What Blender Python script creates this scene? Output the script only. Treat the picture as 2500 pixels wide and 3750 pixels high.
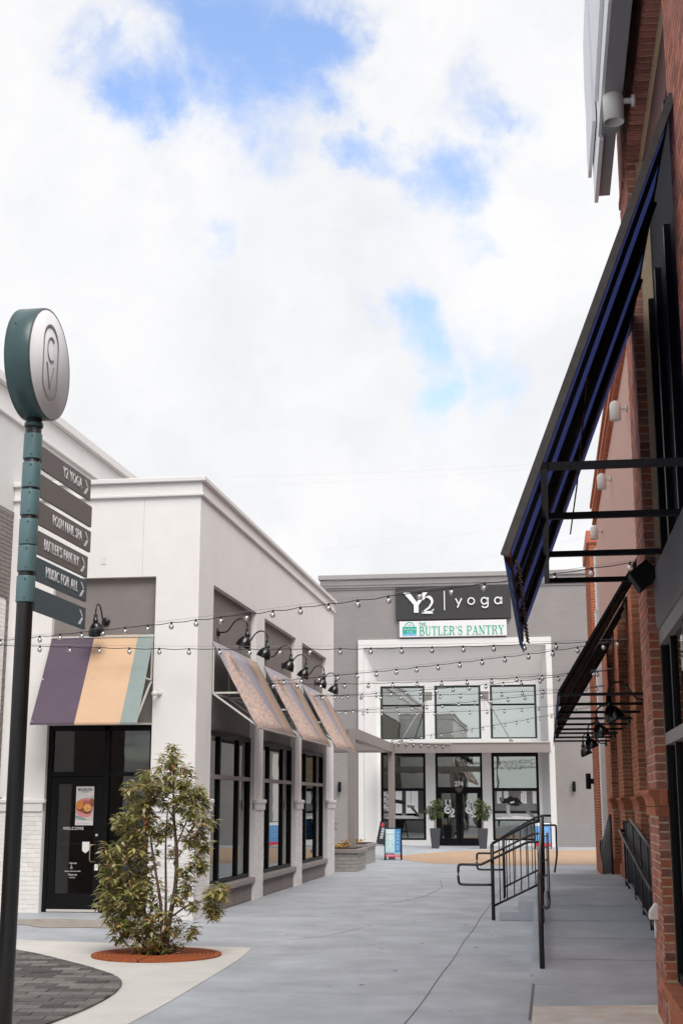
import bpy, bmesh, math, random
from mathutils import Vector, Matrix
R = math.radians
rnd = random.Random(7)
S = bpy.context.scene
for o in list(bpy.data.objects): bpy.data.objects.remove(o)
COL = S.collection

# ------------------------------------------------------------------ camera
cd = bpy.data.cameras.new('camera'); cam = bpy.data.objects.new('camera', cd); COL.objects.link(cam)
cd.sensor_fit = 'VERTICAL'; cd.sensor_height = 36; cd.sensor_width = 24; cd.lens = 47.04
cd.clip_start = 0.1; cd.clip_end = 2000
cam.location = (0, 0, 1.7); cam.rotation_euler = (R(90 + 12.262), 0, R(8.5625))
S.camera = cam
# ------------------------------------------------------------------ exposure
S.render.engine = 'CYCLES'
S.view_settings.view_transform = 'Standard'; S.view_settings.look = 'None'
S.view_settings.gamma = 1; S.view_settings.use_curve_mapping = False
S.view_settings.exposure = 0.57
S.cycles.max_bounces = 7; S.cycles.diffuse_bounces = 5; S.cycles.glossy_bounces = 3; S.cycles.transmission_bounces = 3; S.cycles.transparent_max_bounces = 10
S.cycles.use_adaptive_sampling = True; S.cycles.adaptive_threshold = .02; S.cycles.use_denoising = True; S.cycles.caustics_reflective = False; S.cycles.caustics_refractive = False
# ------------------------------------------------------------------ world
SUN_EL, SUN_AZ = 52, 152      # azimuth clockwise from +Y: behind the camera, veiled by cloud
W = bpy.data.worlds.new('World'); S.world = W; W.use_nodes = True
W.cycles.sampling_method = 'MANUAL'; W.cycles.sample_map_resolution = 256
def build_world():
    nt = W.node_tree; N = nt.nodes; L = nt.links; N.clear()
    def nd(t, **k):
        n = N.new(t)
        for a, b in k.items(): setattr(n, a, b)
        return n
    def math_(op, a, b=None, clamp=False):
        n = nd('ShaderNodeMath', operation=op, use_clamp=clamp)
        for i, v in enumerate((a, b)):
            if v is None: continue
            if isinstance(v, (int, float)): n.inputs[i].default_value = v
            else: L.new(v, n.inputs[i])
        return n.outputs[0]
    out = nd('ShaderNodeOutputWorld'); bg = nd('ShaderNodeBackground'); bg.inputs[1].default_value = 0.1
    L.new(bg.outputs[0], out.inputs[0])
    sky = nd('ShaderNodeTexSky', sky_type='NISHITA', sun_disc=False)
    sky.sun_elevation = R(SUN_EL); sky.sun_rotation = R(SUN_AZ); sky.air_density = 1.0; sky.dust_density = 0.6; sky.ozone_density = 1.6
    tc = nd('ShaderNodeTexCoord')
    sep = nd('ShaderNodeSeparateXYZ'); L.new(tc.outputs['Generated'], sep.inputs[0])
    # wispy displacement of the direction
    nz = nd('ShaderNodeTexNoise'); nz.inputs['Scale'].default_value = 9; nz.inputs['Detail'].default_value = 7; nz.inputs['Roughness'].default_value = .62
    L.new(tc.outputs['Generated'], nz.inputs['Vector'])
    sub = nd('ShaderNodeVectorMath', operation='SUBTRACT'); L.new(nz.outputs['Color'], sub.inputs[0]); sub.inputs[1].default_value = (.5, .5, .5)
    sc = nd('ShaderNodeVectorMath', operation='SCALE'); L.new(sub.outputs[0], sc.inputs[0]); sc.inputs['Scale'].default_value = .14
    ad = nd('ShaderNodeVectorMath', operation='ADD'); L.new(tc.outputs['Generated'], ad.inputs[0]); L.new(sc.outputs[0], ad.inputs[1])
    # gaps of clear sky between the clouds: (azimuth left of +Y, elevation, radius, weight), degrees
    gaps = [(13.1,31.1,3.9,1.00),(10.6,32.0,2.2,1.00),(15.7,32.4,2.3,0.90),(17.3,28.9,1.8,0.80),(9.5,29.8,1.3,0.80),(10.7,28.8,1.1,0.70),(2.2,29.6,1.8,0.50),(0.9,29.0,1.3,0.42),
            (3.5,26.5,1.9,0.80),(4.7,25.7,1.4,0.75),(5.4,27.9,1.1,0.60),(7.2,26.6,1.3,0.60),(6.8,28.5,0.9,0.55),(14.5,27.4,0.9,0.50),(19.1,30.2,1.4,0.50),(20.7,30.8,1.1,0.35),
            (14.4,23.4,1.1,0.40),(3.0,23.1,1.1,0.45),(5.7,23.8,0.8,0.35),(5.5,19.7,1.4,0.55),(4.8,17.8,1.3,0.50),(1.8,18.5,1.8,0.35),(7.0,20.7,0.7,0.30),(4.3,15.6,0.8,0.25)]
    tot = None
    for az, el, rad, wgt in gaps:
        a, e = R(az), R(el)
        d = (-math.sin(a)*math.cos(e), math.cos(a)*math.cos(e), math.sin(e))
        dist = nd('ShaderNodeVectorMath', operation='DISTANCE'); L.new(ad.outputs[0], dist.inputs[0]); dist.inputs[1].default_value = d
        mr = nd('ShaderNodeMapRange', interpolation_type='SMOOTHSTEP')
        L.new(dist.outputs['Value'], mr.inputs[0]); mr.inputs[1].default_value = R(rad)*1.9; mr.inputs[2].default_value = R(rad)*.2
        mr.inputs[3].default_value = 0; mr.inputs[4].default_value = wgt
        tot = mr.outputs[0] if tot is None else math_('MAXIMUM', tot, mr.outputs[0])
    fb = nd('ShaderNodeTexNoise'); fb.inputs['Scale'].default_value = 13; fb.inputs['Detail'].default_value = 9; fb.inputs['Roughness'].default_value = .6; fb.inputs['Distortion'].default_value = .3
    L.new(tc.outputs['Generated'], fb.inputs['Vector'])
    rag = math_('ADD', tot, math_('MULTIPLY', math_('SUBTRACT', fb.outputs['Fac'], .5), 1.9))
    sm = nd('ShaderNodeMapRange', interpolation_type='SMOOTHSTEP'); L.new(rag, sm.inputs[0]); sm.inputs[1].default_value = .10; sm.inputs[2].default_value = 1.02; sm.inputs[3].default_value = 0; sm.inputs[4].default_value = .93
    tot = math_('MULTIPLY', sm.outputs[0], math_('MINIMUM', math_('MULTIPLY', tot, 3.0), 1.0))
    # the same broken cloud over the rest of the dome
    zc = math_('ADD', math_('MAXIMUM', sep.outputs[2], 0.02), .18)
    cmb = nd('ShaderNodeCombineXYZ'); L.new(math_('DIVIDE', sep.outputs[0], zc), cmb.inputs[0]); L.new(math_('DIVIDE', sep.outputs[1], zc), cmb.inputs[1])
    n2 = nd('ShaderNodeTexNoise'); n2.inputs['Scale'].default_value = 1.3; n2.inputs['Detail'].default_value = 9; n2.inputs['Roughness'].default_value = .6
    L.new(cmb.outputs[0], n2.inputs['Vector'])
    hole = nd('ShaderNodeMapRange', interpolation_type='SMOOTHSTEP'); L.new(n2.outputs['Fac'], hole.inputs[0])
    hole.inputs[1].default_value = .47; hole.inputs[2].default_value = .36; hole.inputs[3].default_value = 0; hole.inputs[4].default_value = .85
    away = nd('ShaderNodeVectorMath', operation='DISTANCE'); L.new(tc.outputs['Generated'], away.inputs[0]); away.inputs[1].default_value = (-.145, .955, .27)
    am = nd('ShaderNodeMapRange', interpolation_type='SMOOTHSTEP'); L.new(away.outputs['Value'], am.inputs[0]); am.inputs[1].default_value = .38; am.inputs[2].default_value = .6
    tot = math_('MAXIMUM', tot, math_('MULTIPLY', hole.outputs[0], am.outputs[0]))
    # cloud shading: faint grey bellies
    n3 = nd('ShaderNodeTexNoise'); n3.inputs['Scale'].default_value = 7; n3.inputs['Detail'].default_value = 6; n3.inputs['Roughness'].default_value = .55
    L.new(ad.outputs[0], n3.inputs['Vector'])
    cr = nd('ShaderNodeValToRGB'); L.new(n3.outputs['Fac'], cr.inputs[0])
    cr.color_ramp.elements[0].position = .3; cr.color_ramp.elements[0].color = (5.75, 5.85, 6.05, 1)
    cr.color_ramp.elements[1].position = .62; cr.color_ramp.elements[1].color = (6.7, 6.7, 6.75, 1)
    # clear sky: the sky texture, a little lifted by thin cloud
    hs = nd('ShaderNodeMix', data_type='RGBA', blend_type='MULTIPLY'); hs.inputs[0].default_value = 1
    L.new(sky.outputs[0], hs.inputs[6]); hs.inputs[7].default_value = (1.9, 1.95, 2.1, 1)
    mx = nd('ShaderNodeMix', data_type='RGBA'); L.new(tot, mx.inputs[0]); L.new(cr.outputs[0], mx.inputs[6]); L.new(hs.outputs[2], mx.inputs[7])
    L.new(mx.outputs[2], bg.inputs[0])
build_world()
sd = bpy.data.lights.new('sun', 'SUN'); sun = bpy.data.objects.new('sun', sd); COL.objects.link(sun)
sd.energy = 2.2; sd.angle = R(40); sd.color = (1.0, .96, .91)
_a, _e = R(SUN_AZ), R(SUN_EL)
sv = Vector((math.sin(_a)*math.cos(_e), math.cos(_a)*math.cos(_e), math.sin(_e)))
sun.rotation_euler = sv.to_track_quat('Z', 'Y').to_euler()

# ------------------------------------------------------------------ materials
MATS = {}
def mat(name, col, rough=.7, var=.08, scale=6, bump=0, bscale=60, metal=0, spec=.3, island=0, col2=None, dirt=0, coat=0, detail=5):
    if name in MATS: return MATS[name]
    m = bpy.data.materials.new(name); m.use_nodes = True; MATS[name] = m
    nt = m.node_tree; N, L = nt.nodes, nt.links; b = N['Principled BSDF']
    b.inputs['Roughness'].default_value = rough; b.inputs['Metallic'].default_value = metal
    b.inputs['Specular IOR Level'].default_value = spec; b.inputs['Coat Weight'].default_value = coat
    tc = N.new('ShaderNodeTexCoord'); geo = N.new('ShaderNodeNewGeometry')
    nz = N.new('ShaderNodeTexNoise'); nz.inputs['Scale'].default_value = scale; nz.inputs['Detail'].default_value = detail; nz.inputs['Roughness'].default_value = .62
    L.new(geo.outputs['Position'], nz.inputs['Vector'])
    fac = nz.outputs['Fac']
    c1 = tuple(max(0, c*(1-var)) for c in col) + (1,); c2 = tuple(min(1, c*(1+var)) for c in col) + (1,)
    if col2: c2 = tuple(col2) + (1,)
    ramp = N.new('ShaderNodeValToRGB'); ramp.color_ramp.elements[0].position = .3; ramp.color_ramp.elements[1].position = .7
    ramp.color_ramp.elements[0].color = c1; ramp.color_ramp.elements[1].color = c2
    L.new(fac, ramp.inputs[0]); cur = ramp.outputs[0]
    if island:
        oi = N.new('ShaderNodeObjectInfo'); a = N.new('ShaderNodeMath'); a.operation = 'ADD'
        L.new(oi.outputs['Random'], a.inputs[0]); L.new(geo.outputs['Random Per Island'], a.inputs[1])
        f = N.new('ShaderNodeMath'); f.operation = 'FRACT'; L.new(a.outputs[0], f.inputs[0])
        mr = N.new('ShaderNodeMapRange'); L.new(f.outputs[0], mr.inputs[0]); mr.inputs[3].default_value = 1-island; mr.inputs[4].default_value = 1+island
        hsv = N.new('ShaderNodeHueSaturation'); L.new(cur, hsv.inputs['Color']); L.new(mr.outputs[0], hsv.inputs['Value'])
        cur = hsv.outputs[0]
    if dirt:
        n2 = N.new('ShaderNodeTexNoise'); n2.inputs['Scale'].default_value = 1.1; n2.inputs['Detail'].default_value = 8; n2.inputs['Roughness'].default_value = .7
        L.new(geo.outputs['Position'], n2.inputs['Vector'])
        r2 = N.new('ShaderNodeMapRange'); L.new(n2.outputs['Fac'], r2.inputs[0]); r2.inputs[1].default_value = .35; r2.inputs[2].default_value = .65; r2.inputs[3].default_value = 1-dirt; r2.inputs[4].default_value = 1+dirt*.4
        mm = N.new('ShaderNodeMix'); mm.data_type = 'RGBA'; mm.blend_type = 'MULTIPLY'; mm.inputs[0].default_value = 1
        L.new(cur, mm.inputs[6]); L.new(r2.outputs[0], mm.inputs[7]); cur = mm.outputs[2]
    L.new(cur, b.inputs['Base Color'])
    rr = N.new('ShaderNodeMapRange'); L.new(fac, rr.inputs[0]); rr.inputs[3].default_value = max(0, rough-.08); rr.inputs[4].default_value = min(1, rough+.08); L.new(rr.outputs[0], b.inputs['Roughness'])
    if bump:
        nb = N.new('ShaderNodeTexNoise'); nb.inputs['Scale'].default_value = bscale; nb.inputs['Detail'].default_value = 4
        L.new(geo.outputs['Position'], nb.inputs['Vector'])
        bp = N.new('ShaderNodeBump'); bp.inputs['Strength'].default_value = bump; bp.inputs['Distance'].default_value = .01
        L.new(nb.outputs['Fac'], bp.inputs['Height']); L.new(bp.outputs[0], b.inputs['Normal'])
    return m
def emat(name, col, strength):
    if name in MATS: return MATS[name]
    m = bpy.data.materials.new(name); m.use_nodes = True; MATS[name] = m
    b = m.node_tree.nodes['Principled BSDF']; b.inputs['Base Color'].default_value = col + (1,)
    b.inputs['Emission Color'].default_value = col + (1,); b.inputs['Emission Strength'].default_value = strength
    return m
def glass(name, tint=(.75, .8, .78), refl=(.9, .95, .92), add=0.0, mul=1.6):
    if name in MATS: return MATS[name]
    m = bpy.data.materials.new(name); m.use_nodes = True; MATS[name] = m
    nt = m.node_tree; N, L = nt.nodes, nt.links; N.clear()
    o = N.new('ShaderNodeOutputMaterial'); mx = N.new('ShaderNodeMixShader'); t = N.new('ShaderNodeBsdfTransparent'); g = N.new('ShaderNodeBsdfGlossy')
    t.inputs[0].default_value = tint + (1,); g.inputs[0].default_value = refl + (1,); g.inputs['Roughness'].default_value = .015
    fr = N.new('ShaderNodeFresnel'); fr.inputs[0].default_value = 1.52
    ma = N.new('ShaderNodeMath'); ma.operation = 'MULTIPLY_ADD'; ma.use_clamp = True; L.new(fr.outputs[0], ma.inputs[0]); ma.inputs[1].default_value = mul; ma.inputs[2].default_value = add
    geo = N.new('ShaderNodeNewGeometry'); nb = N.new('ShaderNodeTexNoise'); nb.inputs['Scale'].default_value = 1.3; nb.inputs['Detail'].default_value = 2
    L.new(geo.outputs['Position'], nb.inputs['Vector'])
    bp = N.new('ShaderNodeBump'); bp.inputs['Strength'].default_value = .02; bp.inputs['Distance'].default_value = .05; L.new(nb.outputs['Fac'], bp.inputs['Height']); L.new(bp.outputs[0], g.inputs['Normal'])
    L.new(ma.outputs[0], mx.inputs[0]); L.new(t.outputs[0], mx.inputs[1]); L.new(g.outputs[0], mx.inputs[2]); L.new(mx.outputs[0], o.inputs[0])
    return m

# ------------------------------------------------------------------ mesh builder
class MB:
    def __init__(s): s.v = []; s.f = []; s.sm = []; s.uv = {}
    def box(s, x0, x1, y0, y1, z0, z1):
        n = len(s.v)
        s.v += [(x0,y0,z0),(x1,y0,z0),(x1,y1,z0),(x0,y1,z0),(x0,y0,z1),(x1,y0,z1),(x1,y1,z1),(x0,y1,z1)]
        for q in ((0,3,2,1),(4,5,6,7),(0,1,5,4),(1,2,6,5),(2,3,7,6),(3,0,4,7)): s.f.append(tuple(n+i for i in q)); s.sm.append(0)
        return s
    def poly(s, pts):
        n = len(s.v); s.v += [tuple(p) for p in pts]; s.f.append(tuple(range(n, n+len(pts)))); s.sm.append(0); return s
    def prism(s, pts, ext):
        """closed loop of points extruded by vector ext"""
        n = len(s.v); k = len(pts); e = Vector(ext)
        s.v += [tuple(p) for p in pts] + [tuple(Vector(p)+e) for p in pts]
        s.f.append(tuple(range(n+k-1, n-1, -1))); s.f.append(tuple(range(n+k, n+2*k))); s.sm += [0, 0]
        for i in range(k):
            j = (i+1) % k; s.f.append((n+i, n+j, n+k+j, n+k+i)); s.sm.append(0)
        return s
    def tube(s, pts, r, seg=8, cap=True, smooth=1, r2=None):
        pts = [Vector(p) for p in pts]; k = len(pts); n = len(s.v)
        up = Vector((0,0,1))
        if abs((pts[-1]-pts[0]).normalized().dot(up)) > .95: up = Vector((1,0,0))
        for i, p in enumerate(pts):
            d = (pts[min(i+1,k-1)] - pts[max(i-1,0)]).normalized()
            a = d.cross(up)
            if a.length < 1e-4: a = d.cross(Vector((0,1,0)))
            a.normalize(); b = d.cross(a).normalized()
            rr = r if r2 is None else r + (r2-r)*i/(k-1)
            if isinstance(r, (list, tuple)): rr = r[i]
            for q in range(seg):
                t = 2*math.pi*q/seg; s.v.append(tuple(p + a*math.cos(t)*rr + b*math.sin(t)*rr))
        for i in range(k-1):
            for q in range(seg):
                q2 = (q+1) % seg; s.f.append((n+i*seg+q, n+i*seg+q2, n+(i+1)*seg+q2, n+(i+1)*seg+q)); s.sm.append(smooth)
        if cap:
            s.f.append(tuple(n+q for q in range(seg-1,-1,-1))); s.f.append(tuple(n+(k-1)*seg+q for q in range(seg))); s.sm += [0,0]
        return s
    def bar(s, a, b, w, h, up=(0,0,1)):
        a, b = Vector(a), Vector(b); d = (b-a).normalized(); u = Vector(up)
        sd_ = d.cross(u)
        if sd_.length < 1e-4: sd_ = d.cross(Vector((0,1,0)))
        sd_.normalize(); u = sd_.cross(d).normalized()
        q = [a + sd_*w/2*i + u*h/2*j for i, j in ((-1,-1),(1,-1),(1,1),(-1,1))]
        return s.prism(q, b-a)
    def lathe(s, prof, c=(0,0,0), seg=20, axis='Z', smooth=1):
        n = len(s.v); k = len(prof); c = Vector(c)
        for r_, h in prof:
            for q in range(seg):
                t = 2*math.pi*q/seg; x, y = r_*math.cos(t), r_*math.sin(t)
                p = (x,y,h) if axis == 'Z' else ((h,x,y) if axis == 'X' else (x,h,y))
                s.v.append(tuple(c + Vector(p)))
        for i in range(k-1):
            for q in range(seg):
                q2 = (q+1) % seg; s.f.append((n+i*seg+q, n+i*seg+q2, n+(i+1)*seg+q2, n+(i+1)*seg+q)); s.sm.append(smooth)
        if prof[0][0] > 1e-4: s.f.append(tuple(n+q for q in range(seg-1,-1,-1))); s.sm.append(0)
        if prof[-1][0] > 1e-4: s.f.append(tuple(n+(k-1)*seg+q for q in range(seg))); s.sm.append(0)
        return s
    def mesh(s, name, off=(0,0,0)):
        m = bpy.data.meshes.new(name); o = Vector(off)
        m.from_pydata([tuple(Vector(p)-o) for p in s.v], [], s.f); m.update()
        m.polygons.foreach_set('use_smooth', [bool(x) for x in s.sm])
        bm = bmesh.new(); bm.from_mesh(m); bmesh.ops.recalc_face_normals(bm, faces=bm.faces); bm.to_mesh(m); bm.free()
        return m
def root_loc(p):
    v = Vector((0,0,0))
    while p: v += p.location; p = p.parent
    return v
def obj(name, mb, m, parent=None, kind=None, bevel=0, label=None):
    off = root_loc(parent)
    me = mb.mesh(name, off) if isinstance(mb, MB) else mb
    if m is not None:
        me.materials.clear(); me.materials.append(m)
    o = bpy.data.objects.new(name, me); COL.objects.link(o); o.parent = parent
    if kind: o['kind'] = kind
    if label: o['label'] = label
    if bevel:
        b = o.modifiers.new('bevel', 'BEVEL'); b.width = bevel; b.segments = 2; b.limit_method = 'ANGLE'
    return o
def place(name, me, loc, parent, scale=None, rot=None):
    o = bpy.data.objects.new(name, me); COL.objects.link(o); o.parent = parent
    o.location = Vector(loc) - root_loc(parent)
    if scale: o.scale = scale
    if rot: o.rotation_euler = rot
    return o
def tag(o, label, cat, group=None):
    o['label'] = label; o['category'] = cat
    if group: o['group'] = group
    return o
def thing(name, label, cat, loc=(0,0,0), rz=0, group=None):
    o = bpy.data.objects.new(name, None); COL.objects.link(o); o.location = loc; o.rotation_euler = (0,0,rz); o.empty_display_size = .2
    return tag(o, label, cat, group)
def copy_tree(o, parent=None):
    c = o.copy(); COL.objects.link(c); c.parent = parent
    for k in list(o.children): copy_tree(k, c)
    return c
def B(*a): return MB().box(*a)
# text ------------------------------------------------------------
def text_mesh(txt, size, ext=.004, sx=1.0, bold=0.0, space=1.0, shear=0):
    cu = bpy.data.curves.new('lettering', 'FONT'); cu.body = txt; cu.size = size; cu.extrude = ext; cu.align_x = 'CENTER'; cu.align_y = 'CENTER'
    cu.offset = bold; cu.space_character = space; cu.shear = shear; cu.resolution_u = 4
    o = bpy.data.objects.new('tmp', cu); COL.objects.link(o)
    dg = bpy.context.evaluated_depsgraph_get(); me = bpy.data.meshes.new_from_object(o.evaluated_get(dg))
    bpy.data.objects.remove(o); bpy.data.curves.remove(cu)
    for v in me.vertices: v.co.x *= sx
    return me
def put_text(name, txt, size, m, c, right, up, parent, **k):
    me = text_mesh(txt, size, **k); me.materials.clear(); me.materials.append(m)
    r_, u_ = Vector(right).normalized(), Vector(up).normalized(); n_ = r_.cross(u_)
    M = Matrix((r_, u_, n_)).transposed().to_4x4(); M.translation = Vector(c) - root_loc(parent)
    me.transform(M)
    o = bpy.data.objects.new(name, me); COL.objects.link(o); o.parent = parent
    return o
def arc(cx, cy, rx, ry, a0, a1, n=14): return [(cx+rx*math.cos(R(a0+(a1-a0)*i/n)), cy+ry*math.sin(R(a0+(a1-a0)*i/n))) for i in range(n+1)]
def ribbon(mb, pts, w, P):
    """flat stroke of width w (number or (w0, w1) or list) along 2D pts, P maps 2D -> (front, back) 3D"""
    k = len(pts); Lf, Rt = [], []
    for i, p in enumerate(pts):
        a = pts[max(i-1,0)]; b = pts[min(i+1,k-1)]; dx, dy = b[0]-a[0], b[1]-a[1]; l = math.hypot(dx, dy) or 1
        ww = w if isinstance(w, (int, float)) else (w[i] if len(w) == k else w[0]+(w[1]-w[0])*i/(k-1))
        nx, ny = -dy/l*ww/2, dx/l*ww/2
        Lf.append((p[0]+nx, p[1]+ny)); Rt.append((p[0]-nx, p[1]-ny))
    for i in range(k-1):
        q = [Lf[i], Rt[i], Rt[i+1], Lf[i+1]]
        f = [P(*p) for p in q]; n = len(mb.v)
        mb.v += [a for a, b in f] + [b for a, b in f]
        for fc in ((0,1,2,3),(7,6,5,4),(0,4,5,1),(1,5,6,2),(2,6,7,3),(3,7,4,0)): mb.f.append(tuple(n+j for j in fc)); mb.sm.append(0)
def bow(cx, cy, rx, ry, a0, a1, thin, thick, n=14):
    p = arc(cx, cy, rx, ry, a0, a1, n); w = [thin+(thick-thin)*abs(math.cos(R(a0+(a1-a0)*i/n))) for i in range(n+1)]
    return p, w
TK, TN = .15, .045
SER = {
 'T': (.86, [([(.43,.02),(.43,.98)],TK),([(.03,.98),(.83,.98)],TN),([(.05,1),(.05,.76)],TN),([(.81,1),(.81,.76)],TN),([(.28,.02),(.58,.02)],TN)]),
 'H': (.98, [([(.2,.02),(.2,.98)],TK),([(.78,.02),(.78,.98)],TK),([(.2,.52),(.78,.52)],TN)]+[([(x-.15,y),(x+.15,y)],TN) for x in (.2,.78) for y in (.02,.98)]),
 'E': (.80, [([(.2,.02),(.2,.98)],TK),([(.05,.98),(.7,.98)],TN),([(.05,.02),(.74,.02)],TN),([(.2,.52),(.54,.52)],TN),([(.7,1),(.7,.76)],TN),([(.74,0),(.74,.26)],TN),([(.54,.4),(.54,.64)],TN)]),
 'B': (.86, [([(.2,.02),(.2,.98)],TK),([(.05,.98),(.45,.98)],TN),([(.05,.02),(.48,.02)],TN),([(.2,.53),(.48,.53)],TN),bow(.42,.755,.26,.225,90,-90,TN,TK),bow(.45,.275,.31,.255,90,-90,TN,TK)]),
 'U': (.94, [([(.2,.98),(.2,.3)],TK),bow(.47,.3,.27,.28,180,360,TN,TK*.8),([(.74,.3),(.74,.98)],TN),([(.04,.98),(.36,.98)],TN),([(.6,.98),(.88,.98)],TN)]),
 'L': (.78, [([(.2,.02),(.2,.98)],TK),([(.05,.02),(.72,.02)],TN),([(.05,.98),(.36,.98)],TN),([(.72,0),(.72,.28)],TN)]),
 'R': (.93, [([(.2,.02),(.2,.98)],TK),([(.05,.98),(.48,.98)],TN),([(.2,.5),(.46,.5)],TN),bow(.45,.74,.27,.24,90,-90,TN,TK),([(.46,.5),(.62,.42),(.7,.12),(.82,.03),(.92,.05)],[TN,.1,TK,.09,TN]),([(.05,.02),(.36,.02)],TN)]),
 "'": (.3, [([(.17,.98),(.15,.72)],(.14,.04))]),
 'S': (.72, [(arc(.36,.74,.25,.24,20,90,6)+arc(.36,.74,.25,.24,90,230,8)+[(.42,.5)]+arc(.36,.27,.27,.26,50,-90,8)+arc(.36,.27,.27,.26,-90,-165,6),[TN]*7+[TN+.06*i/8 for i in range(9)]+[TK]+[TK-.08*i/8 for i in range(9)]+[TN]*7),([(.6,.96),(.6,.7)],TN),([(.1,.04),(.1,.32)],TN)]),
 'P': (.82, [([(.2,.02),(.2,.98)],TK),([(.05,.98),(.48,.98)],TN),([(.2,.46),(.46,.46)],TN),bow(.45,.72,.29,.26,90,-90,TN,TK),([(.05,.02),(.38,.02)],TN)]),
 'A': (.92, [([(.14,.02),(.46,1.0)],TN),([(.46,1.0),(.76,.02)],TK),([(.24,.33),(.64,.33)],TN),([(.02,.02),(.3,.02)],TN),([(.58,.02),(.92,.02)],TN)]),
 'N': (.98, [([(.18,.02),(.18,.98)],TN),([(.18,.98),(.8,.02)],TK),([(.8,.0),(.8,.98)],TN),([(.04,.02),(.34,.02)],TN),([(.02,.98),(.24,.98)],TN),([(.64,.98),(.96,.98)],TN)]),
 'Y': (.90, [([(.13,.98),(.45,.45)],TK),([(.78,.98),(.46,.45)],TN),([(.45,.02),(.45,.48)],TK),([(0,.98),(.32,.98)],TN),([(.62,.98),(.92,.98)],TN),([(.28,.02),(.62,.02)],TN)]),
 ' ': (.45, []),
}
def serif_text(txt, h, c, right, up, nrm, m, parent, width, t=.02):
    """build serif capitals centred on c, one part for each letter"""
    adv = sum(SER[ch][0]+.07 for ch in txt); c, r_, u_, n_ = Vector(c), Vector(right), Vector(up), Vector(nrm); x = -adv/2; sq = width/adv
    for ch in txt:
        w, st = SER[ch]; mb = MB()
        for pts, sw in st:
            def P(a, b, x=x):
                p = c + r_*((x+a)*sq) + u_*((b-.5)*h); return tuple(p+n_*t), tuple(p)
            ribbon(mb, pts, sw, P)
        if st: obj('letter', mb, m, parent)
        x += w+.07
def strokes(lst, c, right, up, nrm, s, t=.02):
    mb = MB(); c, r_, u_, n_ = Vector(c), Vector(right), Vector(up), Vector(nrm)
    for pts, w in lst:
        def P(a, b):
            p = c + r_*(a*s) + u_*(b*s); return tuple(p+n_*t), tuple(p)
        ribbon(mb, pts, w, P)
    return mb

# palette ---------------------------------------------------------
M_white = mat('white_stucco', (.80,.78,.765), .85, .015, 2.2, .12, 140, dirt=.025)
M_white2 = mat('pale_stucco', (.74,.725,.71), .85, .015, 2.2, .12, 140, dirt=.025)
M_whitebrick = mat('white_painted_brick', (.76,.745,.73), .8, .05, 9, .25, 60, island=.05)
M_taupe = mat('taupe_stucco', (.235,.21,.20), .85, .06, 3, .15, 140, dirt=.06)
M_taupebrick = mat('taupe_brick', (.235,.21,.20), .85, .08, 8, .25, 60, island=.08)
M_taupemortar = mat('taupe_mortar', (.16,.14,.13), .9)
M_taupemetal = mat('taupe_painted_metal', (.27,.24,.23), .5, .04, 3)
M_pale = mat('off_white_recess', (.80,.785,.77), .85, .02, 2.2, .1, 140)
M_greybrick = mat('far_grey_brick', (.255,.235,.23), .85, .05, 3, dirt=.08)
M_cap = mat('grey_metal_cap', (.34,.32,.31), .55, .04)
M_black = mat('black_metal', (.006,.006,.007), .4, .1, 5, spec=.15)
M_blackgloss = mat('black_gloss_enamel', (.008,.008,.009), .12, .1, 5, spec=.5)
M_frame = mat('black_window_frame', (.007,.007,.008), .45, .1, 5, spec=.12)
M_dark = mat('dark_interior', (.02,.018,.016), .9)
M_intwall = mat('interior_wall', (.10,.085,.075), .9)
M_concrete = mat('painted_concrete', (.405,.425,.455), .7, .10, 1.3, .2, 90, dirt=.17, detail=11)
M_concrete2 = mat('ramp_concrete', (.40,.42,.45), .7, .10, 1.3, .2, 90, dirt=.17, detail=11)
M_whiteconc = mat('pale_concrete', (.60,.58,.54), .8, .05, 3, .15, 90, dirt=.08)
M_paver = mat('charcoal_paver', (.15,.137,.13), .85, .18, 14, .4, 70, island=.5, dirt=.2)
M_paverbase = mat('paver_sand', (.06,.055,.05), .95)
M_tan = mat('tan_brick_paving', (.46,.315,.215), .85, .16, 5, .2, 50, dirt=.1, detail=10)
M_joint = mat('slab_joint', (.17,.155,.155), .9)
M_brick = mat('red_brick', (.53,.19,.105), .85, .16, 25, .5, 90, island=.20)
M_brickdark = mat('plum_brick', (.37,.15,.115), .85, .2, 25, .5, 90, island=.34)
M_mortar = mat('tan_mortar', (.66,.50,.33), .95, .08, 30, .3, 120)
M_mortargrey = mat('pale_mortar', (.45,.36,.30), .95, .08, 30, .3, 120)
M_terra = mat('terracotta_brick', (.44,.145,.075), .85, .14, 20, .3, 90, island=.1)
M_rust = mat('rusty_cast_iron', (.33,.085,.028), .85, .25, 18, .3, 60)
M_rustdark = mat('grate_pit', (.035,.015,.01), .95)
M_navy = mat('navy_canvas', (.09,.105,.22), .85, .1, 30, .2, 200)
M_inkcloth = mat('black_canvas', (.006,.006,.009), .9, .1, 30, .2, 200)
M_blue = mat('blue_canvas', (.02,.075,.22), .85, .1, 30, .2, 200)
M_paleblue = mat('grey_blue_canvas', (.07,.10,.17), .85, .1, 30, .2, 200)
M_purple = mat('plum_canvas', (.115,.085,.12), .85, .05, 6, .3, 300)
M_peach = mat('peach_canvas', (.62,.42,.275), .85, .04, 3, .3, 300)
M_teal = mat('sage_teal_canvas', (.255,.31,.30), .85, .05, 6, .3, 300)
M_offmetal = mat('cream_steel', (.56,.54,.50), .5, .04)
M_fixture = mat('white_cast_fixture', (.72,.70,.665), .45, .03)
M_tealmetal = mat('teal_powder_coat', (.095,.165,.175), .38, .06, 3, spec=.5)
M_tealdark = mat('deep_teal_powder_coat', (.035,.072,.075), .32, .06, 3, spec=.5)
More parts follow.
